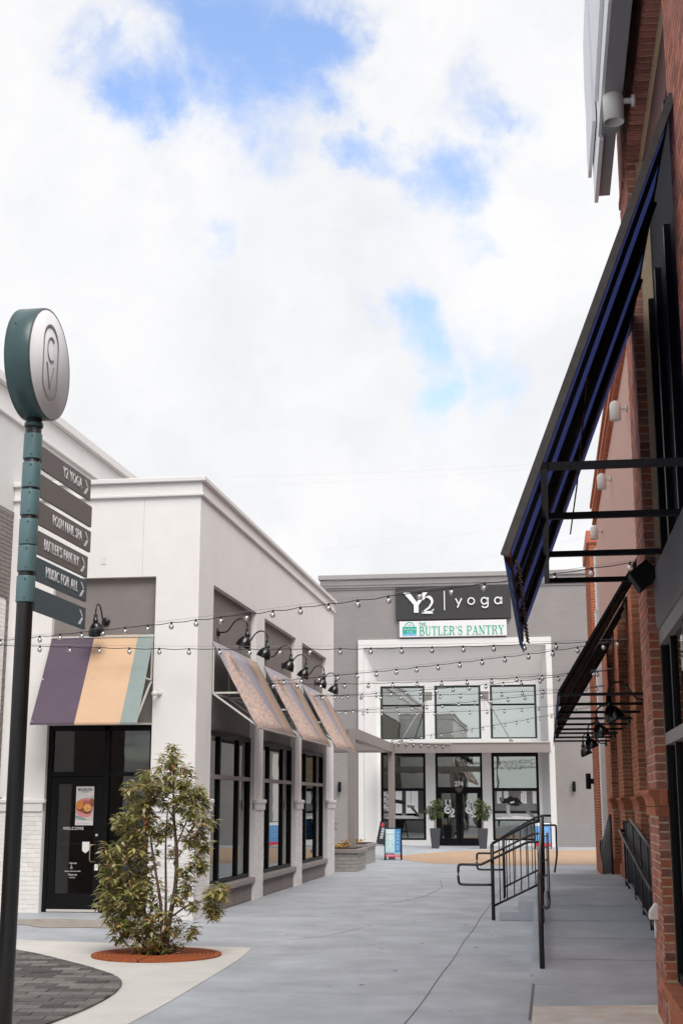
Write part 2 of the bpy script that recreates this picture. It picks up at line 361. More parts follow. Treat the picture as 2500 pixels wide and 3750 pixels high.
M_signface = mat('sign_face_white', (.80,.80,.82), .45, .02)
M_signgrey = mat('sign_grey', (.16,.15,.15), .5, .03)
M_bladegrey = mat('blade_grey', (.19,.175,.17), .5, .04)
M_bladeblue = mat('blade_slate_blue', (.085,.125,.145), .5, .04)
M_letter = mat('letter_white', (.78,.78,.79), .45, .01)
M_charcoal = mat('charcoal_sign', (.045,.043,.045), .6, .05, 4)
M_green = mat('sign_green', (.03,.42,.25), .5, .03)
M_greenside = mat('letter_return_green', (.12,.42,.32), .5)
M_tealsign = mat('sign_teal', (.02,.30,.30), .5)
M_skyblue = mat('sign_sky_blue', (.18,.45,.75), .5)
M_signwhite = mat('sign_board_white', (.74,.74,.74), .5, .02)
M_wire = mat('cable_black', (.02,.018,.02), .6)
M_steelwire = mat('steel_wire', (.30,.29,.29), .5, metal=.3)
M_bark = mat('bark', (.13,.085,.06), .95, .25, 30, .5, 80)
M_pot = mat('slate_planter', (.062,.065,.072), .5, .05)
M_speaker = mat('black_speaker', (.004,.004,.004), .7)
M_orange = mat('wood_chair', (.35,.13,.03), .5, .15, 12)

M_glass_left = glass('storefront_glass', (.55,.56,.55), (.85,.88,.88), .05, 1.3)
M_glass_door = glass('door_glass', (.5,.5,.5), (.8,.8,.8), .02, 1.0)
M_glass_far = glass('tall_window_glass', (.35,.4,.38), (.83,.89,.86), .60, 1.0)
M_glass_low = glass('lower_window_glass', (.6,.62,.6), (.85,.9,.86), .22, 1.2)
M_glass_right = glass('shaded_glass', (.4,.42,.42), (.7,.75,.75), .02, 1.0)
M_bulb = glass('bulb_glass', (.97,.97,.98), (1,1,1), .30, 1.6)

# ------------------------------------------------------------------ brick helper
BR_H, BR_L, BR_T, MORT = .0677, .2095, .05, .0125
_bm = {}
def brick_mesh(l, h, t, m, axis, prefix):
    k = (round(l,3), round(h,3), round(t,3), m.name, axis)
    if k not in _bm:
        mb = MB()
        if axis == 'X': mb.box(-t, 0, -l/2, l/2, -h/2, h/2)      # proud towards -X
        elif axis == '+X': mb.box(0, t, -l/2, l/2, -h/2, h/2)
        else: mb.box(-l/2, l/2, -t, 0, -h/2, h/2)                  # proud towards -Y
        me = mb.mesh(prefix); me.materials.append(m); _bm[k] = me
    return _bm[k]
def brick_face(items, axis, plane, u0, u1, z0, z1, mfun, t=.006, l=BR_L, h=BR_H, half=True, skip=None):
    """list the bricks of a wall face; axis 'X' faces -X, '+X' faces +X, 'Y' faces -Y"""
    n = int((z1-z0)/h + .5)
    for i in range(n):
        z = z0 + (i+.5)*h; off = (l/2 if (i % 2 and half) else 0); u = u0 - off
        while u < u1 - .02:
            a, b = max(u, u0), min(u+l, u1); u += l
            if b-a < .03: continue
            c = (a+b)/2
            if skip and skip(c, z): continue
            loc = (plane, c, z) if axis != 'Y' else (c, plane, z)
            items.append((axis, loc, b-a-MORT, h-MORT, t, mfun(c, z)))
def emit_bricks(items, parent, camkey, name='brick', limit=300, stuffname='brick_field'):
    items.sort(key=camkey); used = items[:limit]; rest = items[limit:]
    for ax, loc, l, h, t, m in used: place(name, brick_mesh(l, h, t, m, ax, name), loc, parent)
    by = {}
    for it in rest: by.setdefault(it[5].name, []).append(it)
    for k, lst in by.items():
        mb = MB()
        for ax, (x,y,z), l, h, t, m in lst:
            if ax == 'X': mb.box(x-t, x, y-l/2, y+l/2, z-h/2, z+h/2)
            elif ax == '+X': mb.box(x, x+t, y-l/2, y+l/2, z-h/2, z+h/2)
            else: mb.box(x-l/2, x+l/2, y-t, y, z-h/2, z+h/2)
        obj(stuffname, mb, lst[0][5], parent, kind='stuff')
def near(it): x,y,z = it[1]; return x*x+y*y+(z-1.7)**2

# ================================================================== GROUND
def sstep(t): t = max(0, min(1, t)); return t*t*(3-2*t)
def gh(x, y): return .085*sstep((-5.4-x)/1.2)*sstep((y-17.2)/2.6)
def build_ground():
    xs = [-250,-90,-40,-20,-12,-9] + [-8.5+.25*i for i in range(14)] + [-4,-2,0,2,6,15,40,90,250]
    ys = [-300,-90,-30,-5,5,12,16] + [17.2+.3*i for i in range(11)] + [22,26,32,40,50,60,90,150,400]
    mb = MB()
    for y in ys:
        for x in xs: mb.v.append((x, y, gh(x, y)))
    n = len(xs)
    for j in range(len(ys)-1):
        for i in range(n-1): mb.f.append((j*n+i, j*n+i+1, (j+1)*n+i+1, (j+1)*n+i)); mb.sm.append(1)
    g = obj('ground', mb, M_concrete, kind='structure')
    # sawn joints and cracks, laid as thin strips just above the slab
    def strip(pts, w, z=.004):
        m = MB()
        for i in range(len(pts)-1):
            a, b = Vector(pts[i]+(0,)), Vector(pts[i+1]+(0,)); d = (b-a).normalized(); s_ = Vector((-d.y, d.x, 0))*w/2
            m.poly([(p.x, p.y, gh(p.x,p.y)+z) for p in (a-s_, a+s_, b+s_, b-s_)])
        return m
    long_ = [(-1.235+.0085*y+.008*math.sin(y*1.7)+(-.035*sstep((14-y)/4)), y) for y in [6+.5*i for i in range(60)]]
    obj('slab_joint', strip(long_, .009), M_joint, g)
    for pts, w in [([(-5.1,22.2),(-4.5,22.35),(-3.9,22.2),(-3.3,22.9),(-2.9,23.4),(-2.4,25.2),(-2.3,26.0)], .012),
                   ([(-3.3,17.4),(-2.9,18.0),(-2.6,19.3)], .010), ([(-2.3,26.0),(-2.2,28.5),(-2.45,31.2)], .012),
                   ([(-.62,27.0),(-.6,31.5)], .012), ([(-5.2,29.0),(-3.4,29.0),(-1.1,29.05)], .01), ([(-5.2,36.5),(-3,36.5),(1.2,36.5)], .012),
                   ([(-7.9,18.9),(-7.0,19.0),(-6.0,18.7)], .01), ([(-2.9,51.3),(-2.85,54.6)], .02), ([(-.2,11.4),(-.19,14.3),(-.22,20.7)], .022)]:
        obj('slab_crack', strip(pts, w), M_joint, g)
    for y in (9.6,12.7,15.8,18.9,22.0,25.1,28.2,31.3):
        x0_ = -3.3 if y < 16.5 else -5.15; obj('slab_joint', strip([(x0_,y),(-2.2,y+.01),(-1.09,y)], .007), mat('faint_joint', (.21,.215,.225), .9), g)
    rs = random.Random(3); sm_ = mat('gum_spot', (.20,.205,.215), .9)
    for i in range(46):
        x, y = rs.uniform(-4.9,-.3), rs.uniform(9.5,33); r0 = rs.uniform(.012,.035)
        if x < -3.2 and y < 17: continue
        obj('gum_spot', MB().poly([(x+r0*(1+.3*math.sin(3*k))*math.cos(k*.785), y+r0*(1+.3*math.cos(2*k))*math.sin(k*.785), .0025) for k in range(8)]), sm_, g)
    # worn tan patch before the cafe door
    mb = MB(); pts = []
    for i in range(26):
        t = 2*math.pi*i/26; k = 1+.16*math.sin(3*t)+.1*math.sin(7*t+1); pts.append((-6.65+1.0*k*math.cos(t), 18.75+.42*k*math.sin(t)))
    mb.poly([(x, y, gh(x,y)+.006) for x, y in pts]); obj('worn_patch', mb, mat('worn_tan_concrete', (.335,.30,.265), .85, .12, 5, dirt=.12), g)
build_ground()
def spline(ctrl, per=6):
    out = []
    n = len(ctrl)
    for i in range(n-1):
        p0, p1, p2, p3 = [Vector(ctrl[max(0, min(n-1, j))]) for j in (i-1, i, i+1, i+2)]
        for k in range(per):
            t = k/per; out.append(tuple(.5*((2*p1)+(p2-p0)*t+(2*p0-5*p1+4*p2-p3)*t*t+(3*p1-p0-3*p2+p3)*t**3)))
    out.append(tuple(ctrl[-1])); return out
def build_corner():
    # pale concrete fan around the tree
    right = spline([(-3.56,16.42),(-3.44,15.2),(-3.36,13.2),(-3.31,11.5),(-3.33,10),(-3.45,8),(-3.7,6.2)], 5)
    top = [(-9.5,17.25),(-6.71,16.92)]
    mb = MB(); mb.poly([(x,y,.004) for x, y in right] + [(-9.5,6.2,.004),(-9.5,17.25,.004),(-6.71,16.92,.004)])
    obj('pale_concrete_apron', mb, M_whiteconc, kind='structure')
    # charcoal pavers in a rounded field
    edge = spline([(-9.3,16.75),(-7.6,16.45),(-6.21,15.66),(-4.94,14.33),(-4.25,13.4),(-3.98,12.6),(-3.88,11.6),(-3.91,10.6),(-4.0,9.5),(-4.3,8.2),(-4.9,7.0)], 4)
    region = edge + [(-9.3,7.0)]
    base = obj('paver_field', MB().poly([(x,y,.008) for x, y in region]), M_paverbase, kind='structure')
    def inside(p, poly):
        c = False; x, y = p; j = len(poly)-1
        for i in range(len(poly)):
            xi, yi = poly[i]; xj, yj = poly[j]
            if (yi > y) != (yj > y) and x < (xj-xi)*(y-yi)/(yj-yi)+xi: c = not c
            j = i
        return c
    def clip(poly, clipper):
        # convex clip, clipper counter-clockwise
        for i in range(len(clipper)):
            a, b = clipper[i], clipper[(i+1) % len(clipper)]
            def side(p): return (b[0]-a[0])*(p[1]-a[1])-(b[1]-a[1])*(p[0]-a[0])
            res = []
            for k in range(len(poly)):
                p, q = poly[k], poly[(k+1) % len(poly)]; sp, sq = side(p), side(q)
                if sp >= 0: res.append(p)
                if sp*sq < 0: t = sp/(sp-sq); res.append((p[0]+(q[0]-p[0])*t, p[1]+(q[1]-p[1])*t))
            poly = res
            if len(poly) < 3: return []
        return poly
    area = sum(region[i][0]*region[(i+1)%len(region)][1]-region[(i+1)%len(region)][0]*region[i][1] for i in range(len(region)))
    reg = region if area > 0 else region[::-1]
    ang = R(9); ca, sa = math.cos(ang), math.sin(ang); cx, cy = -5.5, 11.5
    pw, ph = .30, .20; items = []
    for j in range(-24, 28):
        for i in range(-20, 10):
            w_ = pw*(1.0 if (i*7+j*3) % 5 else .5)
            u0, v0 = i*pw + (pw/2 if j % 2 else 0), j*ph
            q = [(u0+.004,v0+.004),(u0+pw-.004,v0+.004),(u0+pw-.004,v0+ph-.004),(u0+.004,v0+ph-.004)]
            q = [(cx+u*ca-v*sa, cy+u*sa+v*ca) for u, v in q]
            mxp = sum(p[0] for p in q)/4; myp = sum(p[1] for p in q)/4
            if not any(inside(p, reg) for p in q): continue
            # keep what the picture can show, and a margin
            if mxp < -.46*myp-1.2 or myp < 9.0: continue
            if not all(inside(p, reg) for p in q): q = clip(q, reg)
            if len(q) < 3: continue
            items.append((math.hypot(mxp, myp), q))
    items.sort(key=lambda a: a[0])
    rest = MB()
    for k, (d, q) in enumerate(items):
        mb = MB(); dz = .012+rnd.uniform(0,.005); mb.prism([(x,y,.009) for x, y in q], (0,0,dz))
        if k < 300: obj('paver', mb, M_paver, base)
        else: rest.prism([(x,y,.009) for x, y in q], (0,0,dz))
    if rest.v: obj('paver_remainder', rest, M_paver, base, kind='stuff')
build_corner()
# tan brick paving sweeping across the far court
_c = spline([(-4.75,43.6),(-4.4,42.0),(-3.53,39.94),(-2.37,38.9),(-.8,38.75),(1.0,39.3),(4,39.8),(9,40.5)],5)
_d = spline([(9,52.5),(4,52),(1.4,51.4),(-.5,51.3),(-2.09,50.9),(-3.4,49.3),(-4.24,47.5),(-4.75,45.0)],5)
obj('tan_brick_paving', MB().poly([(x,y,.004) for x, y in _c+_d]), M_tan, kind='structure')
# strip of tan and pale concrete in the near right corner
obj('stained_concrete_apron', MB().poly([(-.18,4,.004),(.83,4,.004),(.9,12.4,.004),(-.18,12.15,.004)]), mat('stained_concrete', (.60,.46,.36), .8, .05, 1.9, .15, 90, col2=(.70,.69,.66), dirt=.1), kind='structure')
# ramp, landing and steps
RAMP0, LAND0, LAND1, LZ = 13.6, 20.7, 25.8, .42
def build_ramp():
    mb = MB(); mb.prism([(-.2,RAMP0,.002),(-.2,LAND0,LZ),(-.2,LAND1,LZ),(-.2,LAND1,-.1),(-.2,RAMP0,-.1)], (1.5,0,0))
    r = obj('concrete_ramp', mb, M_concrete2, kind='structure')
    for y in (15.0,16.4,17.8,19.2,20.7,22.4,24.1):
        z = LZ*min(1, (y-RAMP0)/(LAND0-RAMP0))+.003
        obj('ramp_joint', MB().poly([(-.19,y,z),(1.3,y,z),(1.3,y+.014,z+.0008),(-.19,y+.014,z+.0008)]), M_joint, r)
    obj('kerb', MB().prism([(-.235,RAMP0+.6,-.02),(-.235,LAND0-.02,-.02),(-.235,LAND0-.02,LZ-.02),(-.235,RAMP0+.6,.02)], (.033,0,0)), M_concrete, r)
    s = obj('concrete_steps', MB().prism([(-.76,LAND0,0),(-.76,LAND0,.135),(-.48,LAND0,.135),(-.48,LAND0,.285),(-.21,LAND0,.285),(-.21,LAND0,0)][::-1], (0,4.75,0)), M_concrete2, kind='structure', bevel=.008)
build_ramp()

# ================================================================== LEFT WHITE SHOP
XS, YF, YE = -5.26, 20.05, 33.6
OPEN = [(21.0,24.3),(25.05,28.35),(29.1,32.45)]
def build_white_shop():
    t = thing('shop_building', 'white stucco corner shop with awnings over its door and windows', 'building', (-6.8, YF, 0))
    T = .25; HZ = 5.17; ZT = 6.45
    w = MB()
    # front walls
    w.box(-8.35,-7.62,YF,YF+T,-.2,HZ); w.box(-5.95,XS,YF,YF+T,-.2,HZ); w.box(-8.35,XS,YF,YF+T,HZ,ZT+.2)
    # side wall: piers and lintel
    ys = [YF+T] + [v for o_ in OPEN for v in o_] + [YE]
    for i in range(0, len(ys), 2): w.box(XS-T, XS, ys[i], ys[i+1], -.2, HZ)
    w.box(XS-T, XS, YF+T, YE, HZ, ZT+.2)
    w.box(-8.35,XS-T,YE-T,YE,-.2,ZT+.2)
    obj('wall', w, M_white, t)
    obj('roof', B(-8.34,XS-.02,YF+.02,YE-.02,6.2,6.32), M_cap, t)
    # parapet trims: stacked bands
    for nm, z0, z1, p in (('moulding',6.44,6.49,.05),('fascia',6.49,6.67,.025),('parapet_cap',6.67,6.75,.085)):
        b = MB(); b.prism([(-8.35,YF-p,z0),(XS+p,YF-p,z0),(XS+p,YE+p,z0),(-8.35,YE+p,z0),(-8.35,YE-.3,z0),(XS-.3,YE-.3,z0),(XS-.3,YF+.3,z0),(-8.35,YF+.3,z0)], (0,0,z1-z0-.001))
        obj(nm, b, M_white2 if nm != 'fascia' else M_white, t, bevel=.012)
    # control joints
    gj = mat('joint_shadow_grey', (.50,.485,.475), .9)
    obj('control_joint', B(-6.18,-6.174,YF-.001,YF+.01,HZ,6.43), gj, t)
    for y_ in (24.67,28.72): obj('control_joint', B(XS-.01,XS+.001,y_,y_+.006,HZ,6.43), gj, t)
    obj('cover_plate', B(-6.86,-6.77,YF-.006,YF,5.38,5.50), M_white2, t, bevel=.002)
    # recessed taupe panels
    obj('panel', B(-7.62,-5.95,YF+.10,YF+.2,2.87,HZ), M_taupe, t)
    for a, b in OPEN: obj('panel', B(XS-.2,XS-.10,a,b,2.85,HZ), M_taupe, t)
    # taupe window base walls with a rounded sill
    for a, b in OPEN:
        obj('window_base', B(XS-.2,XS-.04,a,b,0,.30), M_taupemortar, t)
        mb = MB(); y = a+.005
        while y < b-.03: mb.box(XS-.06,XS-.022,y,min(y+.058,b),.01,.30); y += .0677
        obj('soldier_brick_course', mb, M_taupebrick, t, kind='stuff')
        obj('sill', B(XS-.22,XS+.045,a-.02,b+.02,.302,.405), M_taupemetal, t, bevel=.02)
    # windows on the alley
    for (a, b) in OPEN:
        x = XS-.13; f = MB()
        f.box(x-.06,x+.06,a+.02,a+.09,.41,2.85); f.box(x-.06,x+.06,b-.09,b-.02,.41,2.85)
        f.box(x-.06,x+.06,a+.09,b-.09,2.77,2.85); f.box(x-.06,x+.06,a+.09,b-.09,.41,.47)
        m1, m2 = a+.72*(b-a), a+.30*(b-a)
        f.box(x-.055,x+.055,m1-.035,m1+.035,.47,2.77); f.box(x-.055,x+.055,m2-.035,m2+.035,.47,2.77)
        wf = obj('window', f, M_frame, t)
        obj('transom_bar', B(x-.05,x+.068,a+.09,b-.09,2.08,2.15), M_taupemetal, wf)
        for (p, q) in ((a+.09,m2-.035),(m2+.035,m1-.035),(m1+.035,b-.09)):
            obj('pane', B(x-.012,x+.012,p,q,.47,2.08), M_glass_left, wf); obj('pane', B(x-.012,x+.012,p,q,2.15,2.77), M_glass_left, wf)
    # cafe door and sidelight
    y = YF+.14; f = MB()
    f.box(-7.62,-7.555,y-.05,y+.06,.06,2.87); f.box(-6.72,-6.64,y-.05,y+.06,.06,2.87); f.box(-6.0,-5.95,y-.05,y+.06,.06,2.87)
    f.box(-7.555,-6.0,y-.05,y+.06,2.79,2.87); f.box(-7.555,-6.72,y-.05,y+.06,2.10,2.17); f.box(-6.64,-6.0,y-.05,y+.06,2.10,2.16); f.box(-6.64,-6.0,y-.05,y+.06,.06,.30)
    fr = obj('door_frame', f, M_frame, t)
    for x0,x1,z0,z1 in ((-7.555,-6.72,2.17,2.79),(-6.64,-6.0,2.16,2.79),(-6.64,-6.0,.30,2.10)): obj('pane', B(x0,x1,y,y+.01,z0,z1), M_glass_door, fr)
    obj('head_trim', B(-7.62,-5.95,YF+.03,YF+.14,2.872,2.90), M_offmetal, fr)
    d = MB(); yy = y-.02
    d.box(-7.55,-7.44,yy-.02,yy+.03,.09,2.09); d.box(-6.84,-6.725,yy-.02,yy+.03,.09,2.09); d.box(-7.44,-6.84,yy-.02,yy+.03,1.98,2.09); d.box(-7.44,-6.84,yy-.02,yy+.03,.09,.36)
    dr = obj('door', d, M_frame, t)
    obj('pane', B(-7.44,-6.84,yy,yy+.01,.36,1.98), M_glass_door, dr)
    obj('kick_sweep', B(-7.54,-6.73,yy-.035,yy-.021,.095,.13), M_offmetal, dr)
    h = MB(); h.tube([(-6.80,yy-.02,1.075),(-6.86,yy-.07,1.075),(-6.875,yy-.075,1.045),(-6.875,yy-.075,.86),(-6.86,yy-.07,.83),(-6.80,yy-.02,.83)], .011, 8)
    obj('handle', h, mat('brushed_brass', (.45,.33,.2), .35, metal=.8), dr)
    obj('push_bar', MB().tube([(-7.44,yy+.06,1.09),(-6.84,yy+.06,1.09)], .012), mat('brushed_brass', (.45,.33,.2)), dr)
    obj('lock', MB().lathe([(.018,-.03),(.018,0)], (-6.79,yy-.02,1.22), 12, 'Y'), M_offmetal, dr)
    # decals on the glass
    U, Rt = (0,0,1), (1,0,0)
    put_text('welcome_decal', 'WELCOME', .062, M_letter, (-7.175,yy-.006,1.315), Rt, U, dr, ext=.001, bold=.0, space=1.15)
    for s_, z, sz in (("I can use", .805,.045),("automatic opener door available",.686,.026),("Thank you",.635,.045),("for all of us",.592,.026)):
        put_text('door_notice', s_, sz, M_letter, (-7.16,yy-.006,z), Rt, U, dr, ext=.0008, sx=.75, shear=.15)
    wm = strokes([(arc(0,0,.5,.5,110,390,14),.16),([(0,1.1),(0,.35),(.5,.3),(.7,-.2)],.18),(arc(0,1.4,.12,.12,0,360,8),.14)], (-7.18,yy-.006,.735), Rt, U, (0,-1,0), .028, .001)
    obj('wheelchair_symbol', wm, M_letter, dr)
    obj('paper_notice', MB().prism([(-7.02,yy-.012,1.12),(-6.905,yy-.012,1.12),(-6.905,yy-.012,1.0),(-6.965,yy-.012,.95),(-7.02,yy-.012,.99)], (0,.003,0)), M_signwhite, dr)
    obj('sticker', B(-6.81,-6.755,yy-.024,yy-.0205,.70,.79), M_signwhite, dr)
    # interior
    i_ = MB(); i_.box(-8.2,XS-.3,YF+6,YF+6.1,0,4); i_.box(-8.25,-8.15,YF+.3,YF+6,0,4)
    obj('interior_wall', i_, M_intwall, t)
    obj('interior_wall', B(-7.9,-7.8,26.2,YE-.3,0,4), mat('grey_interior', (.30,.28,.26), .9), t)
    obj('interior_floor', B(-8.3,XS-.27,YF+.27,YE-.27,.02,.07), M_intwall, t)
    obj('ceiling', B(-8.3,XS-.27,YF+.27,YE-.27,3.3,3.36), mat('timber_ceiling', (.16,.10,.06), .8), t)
    # water-table trim and painted brick below it
    P = .03
    runs = [('Y',YF,-8.35,-7.62),('Y',YF,-5.95,XS+P),('X',XS,YF-P,21.0),('X',XS,24.3,25.05),('X',XS,28.35,29.1),('X',XS,32.45,YE)]
    items = []
    for ax, pl, a, b in runs:
        w_ = .005
        if ax == 'Y':
            obj('water_table', B(a,b+(.04 if b < -6 else .03),pl-.075,pl+.02,1.69,1.76), M_whitebrick, t, bevel=.02)
            obj('water_table', B(a,b,pl-.055,pl+.02,1.575,1.688), M_whitebrick, t)
            obj('wainscot', B(a,b-.001,pl-P+w_,pl+.02,-.1,1.574), M_whitebrick, t); brick_face(items, 'Y', pl-P+w_, a, b, .0, 1.574, lambda c,z: M_whitebrick, t=.005)
        else:
            obj('water_table', B(pl-.02,pl+.08,a-.02,b+.02,1.69,1.76), M_whitebrick, t, bevel=.02)
            obj('water_table', B(pl-.02,pl+.055,a,b,1.575,1.688), M_whitebrick, t)
            obj('wainscot', B(pl-.02,pl+P-w_,a+.001,b,-.1,1.574), M_whitebrick, t); brick_face(items, '+X', pl+P-w_, a, b, .0, 1.574, lambda c,z: M_whitebrick, t=.005)
    emit_bricks(items, t, near)
build_white_shop()
def poster_macaroon():
    y = YF+.14-.024; x0, x1, z0, z1 = -7.15,-6.865,1.365,1.945
    t = thing('poster', 'macaroon poster with pastries on a pink plate taped to the cafe door', 'poster', (-6.97,y,z0))
    obj('sheet', B(x0,x1,y-.003,y,z0,z1), mat('poster_paper', (.66,.64,.62), .7), t)
    def pl(nm, pts, m, d): obj(nm, MB().poly([(x0+(x1-x0)*u, y-.003-d, z0+(z1-z0)*v) for u, v in pts]), m, t)
    pk = mat('poster_pink', (.62,.25,.24), .7)
    pl('printed_cloth', [(0,.62),(1,.78),(1,.12),(0,.12)], mat('poster_cloth', (.55,.50,.47), .7), .0006)
    pl('printed_stripe', [(0,.25),(.3,.22),(.75,.13),(.4,.13),(0,.19)], mat('poster_sage', (.2,.34,.30), .7), .0009)
    pl('printed_plate', [p for p in arc(.52,.45,.56,.25,0,360,24) if 0 <= p[0] <= 1.0] , pk, .0012)
    pl('printed_plate', [(max(0,min(1,a)),b) for a, b in arc(.55,.47,.42,.17,0,360,20)], mat('poster_pink_dark', (.42,.12,.11), .7), .0015)
    og, og2, br = mat('poster_orange', (.60,.22,.05), .7, .3, 60), mat('poster_amber', (.68,.36,.12), .7, .3, 60), mat('poster_brown', (.16,.05,.02), .7)
    for cx, cy, rx, ry, m_, d in ((.26,.49,.24,.13,br,.0018),(.23,.52,.21,.12,og,.0021),(.66,.40,.25,.11,br,.0018),(.66,.45,.23,.10,og2,.0021),(.9,.58,.13,.10,br,.0018),(.88,.61,.12,.09,mat('poster_rust',(.30,.10,.05),.7),.0021)):
        pl('printed_pastry', [(max(0,min(1,a)),b) for a, b in arc(cx,cy,rx,ry,0,360,18)], m_, d)
    put_text('lettering', 'MACAROON', .062, mat('poster_ink', (.03,.09,.11), .7), ((x0+x1)/2,y-.006,z1-.048), (1,0,0), (0,0,1), t, ext=.0005, sx=.62, bold=.001)
    put_text('lettering', 'MOMENT', .026, mat('poster_ink', (.03,.09,.11), .7), ((x0+x1)/2,y-.006,z1-.085), (1,0,0), (0,0,1), t, ext=.0005, sx=1.0)
    put_text('lettering', '10%', .03, pk, (x0+.05,y-.006,z0+.028), (1,0,0), (0,0,1), t, ext=.0005)
    put_text('lettering', 'WHAT IT IS ABOUT 2018', .012, mat('poster_ink', (.03,.09,.11), .7), (x0+.155,y-.006,z0+.03), (1,0,0), (0,0,1), t, ext=.0005)
poster_macaroon()
def cafe_chair():
    t = thing('chair', 'orange wooden chair inside the dark cafe behind its glass door', 'chair', (-6.95,21.6,.07))
    obj('seat', B(-7.15,-6.75,21.4,21.8,.50,.54), M_orange, t, bevel=.01)
    obj('backrest', B(-7.15,-6.75,21.38,21.41,.62,1.0), M_orange, t, bevel=.01)
    for x in (-7.14,-6.79):
        for y in (21.39,21.76): obj('leg', B(x,x+.035,y,y+.035,.07,.5 if y > 21.5 else .95), M_orange, t)
cafe_chair()
def pendant(x, y, z, label):
    t = thing('pendant_lamp', label, 'pendant lamp', (x,y,z), group='lit pendants inside the white shop')
    obj('cord', MB().tube([(x,y,z+.05),(x,y,3.28)], .006, 5), M_black, t); obj('bulb', MB().lathe([(0,-.06),(.03,-.04),(.04,0),(.02,.05),(0,.06)], (x,y,z), 12), emat('warm_bulb', (1.0,.62,.25), 6), t)
pendant(-6.3,23.9,2.55,'small lit pendant bulb hanging inside the first alley window')
pendant(-6.6,24.6,2.35,'lower lit pendant bulb deeper inside the first alley window')
pendant(-6.4,31.2,2.55,'lit pendant bulb hanging inside the last alley window')

# ================================================================== LEFT GREY BRICK BUILDING
M_taupebed = mat('taupe_mortar_bed', (.185,.165,.157), .9)
def build_grey_hall():
    X = -8.35
    t = thing('hall_building', 'tall pale stucco hall with grey brick lower wall at the left edge', 'building', (X,24,0))
    w = MB(); w.box(-22,X,14,46,6.27,8.05); obj('wall', w, mat('pale_grey_stucco', (.63,.63,.615), .85, .02, 2, .12, 140, dirt=.03), t)
    lw = MB(); lw.box(-22,X-.03,14,46,-.2,6.27); obj('lower_wall', lw, M_taupemortar, t)
    for nm, z0, z1, p in (('moulding',7.74,7.80,.05),('fascia',7.80,8.18,.02),('parapet_cap',8.18,8.34,.11)):
        obj(nm, B(-22.1,X+p,14-p,46+p,z0,z1-.001), M_white2, t, bevel=.012)
    obj('roof', B(-21.9,X-.1,14.1,45.9,7.9,7.95), M_cap, t)
    # grey brick zone with a white infilled bay
    items = []
    bay = lambda c, z: c < 19.97 and .0 < z < 4.86
    for a_, b_, c_, d_ in ((18.6,YF,4.86,6.2),(19.97,YF,0,4.859)): obj('mortar_bed', B(X-.03,X+.002,a_,b_,c_,d_), M_taupebed, t)
    brick_face(items, '+X', X+.002, 18.6, YF, .0, 6.2, lambda c,z: M_taupebrick, t=.006, l=.30, h=.0677, skip=bay)
    emit_bricks(items, t, near)
    obj('soldier_brick_course', MB().box(X-.03,X+.012,18.6,YF,6.2,6.268), M_taupebrick, t)
    obj('infill', B(X-.08,X-.015,17.0,19.97,0,4.86), M_whitebrick, t)
    items = []; brick_face(items, '+X', X-.015, 18.8, 19.95, 0, 4.8, lambda c,z: M_whitebrick, t=.008); emit_bricks(items, t, near, name='painted_brick', limit=0, stuffname='painted_brickwork')
    obj('base_trim', B(X-.02,X+.05,18.6,YF,1.70,1.78), M_taupebrick, t)
    obj('control_joint', B(X-.001,X+.004,24.0,24.012,6.3,7.7), M_white2, t)
build_grey_hall()

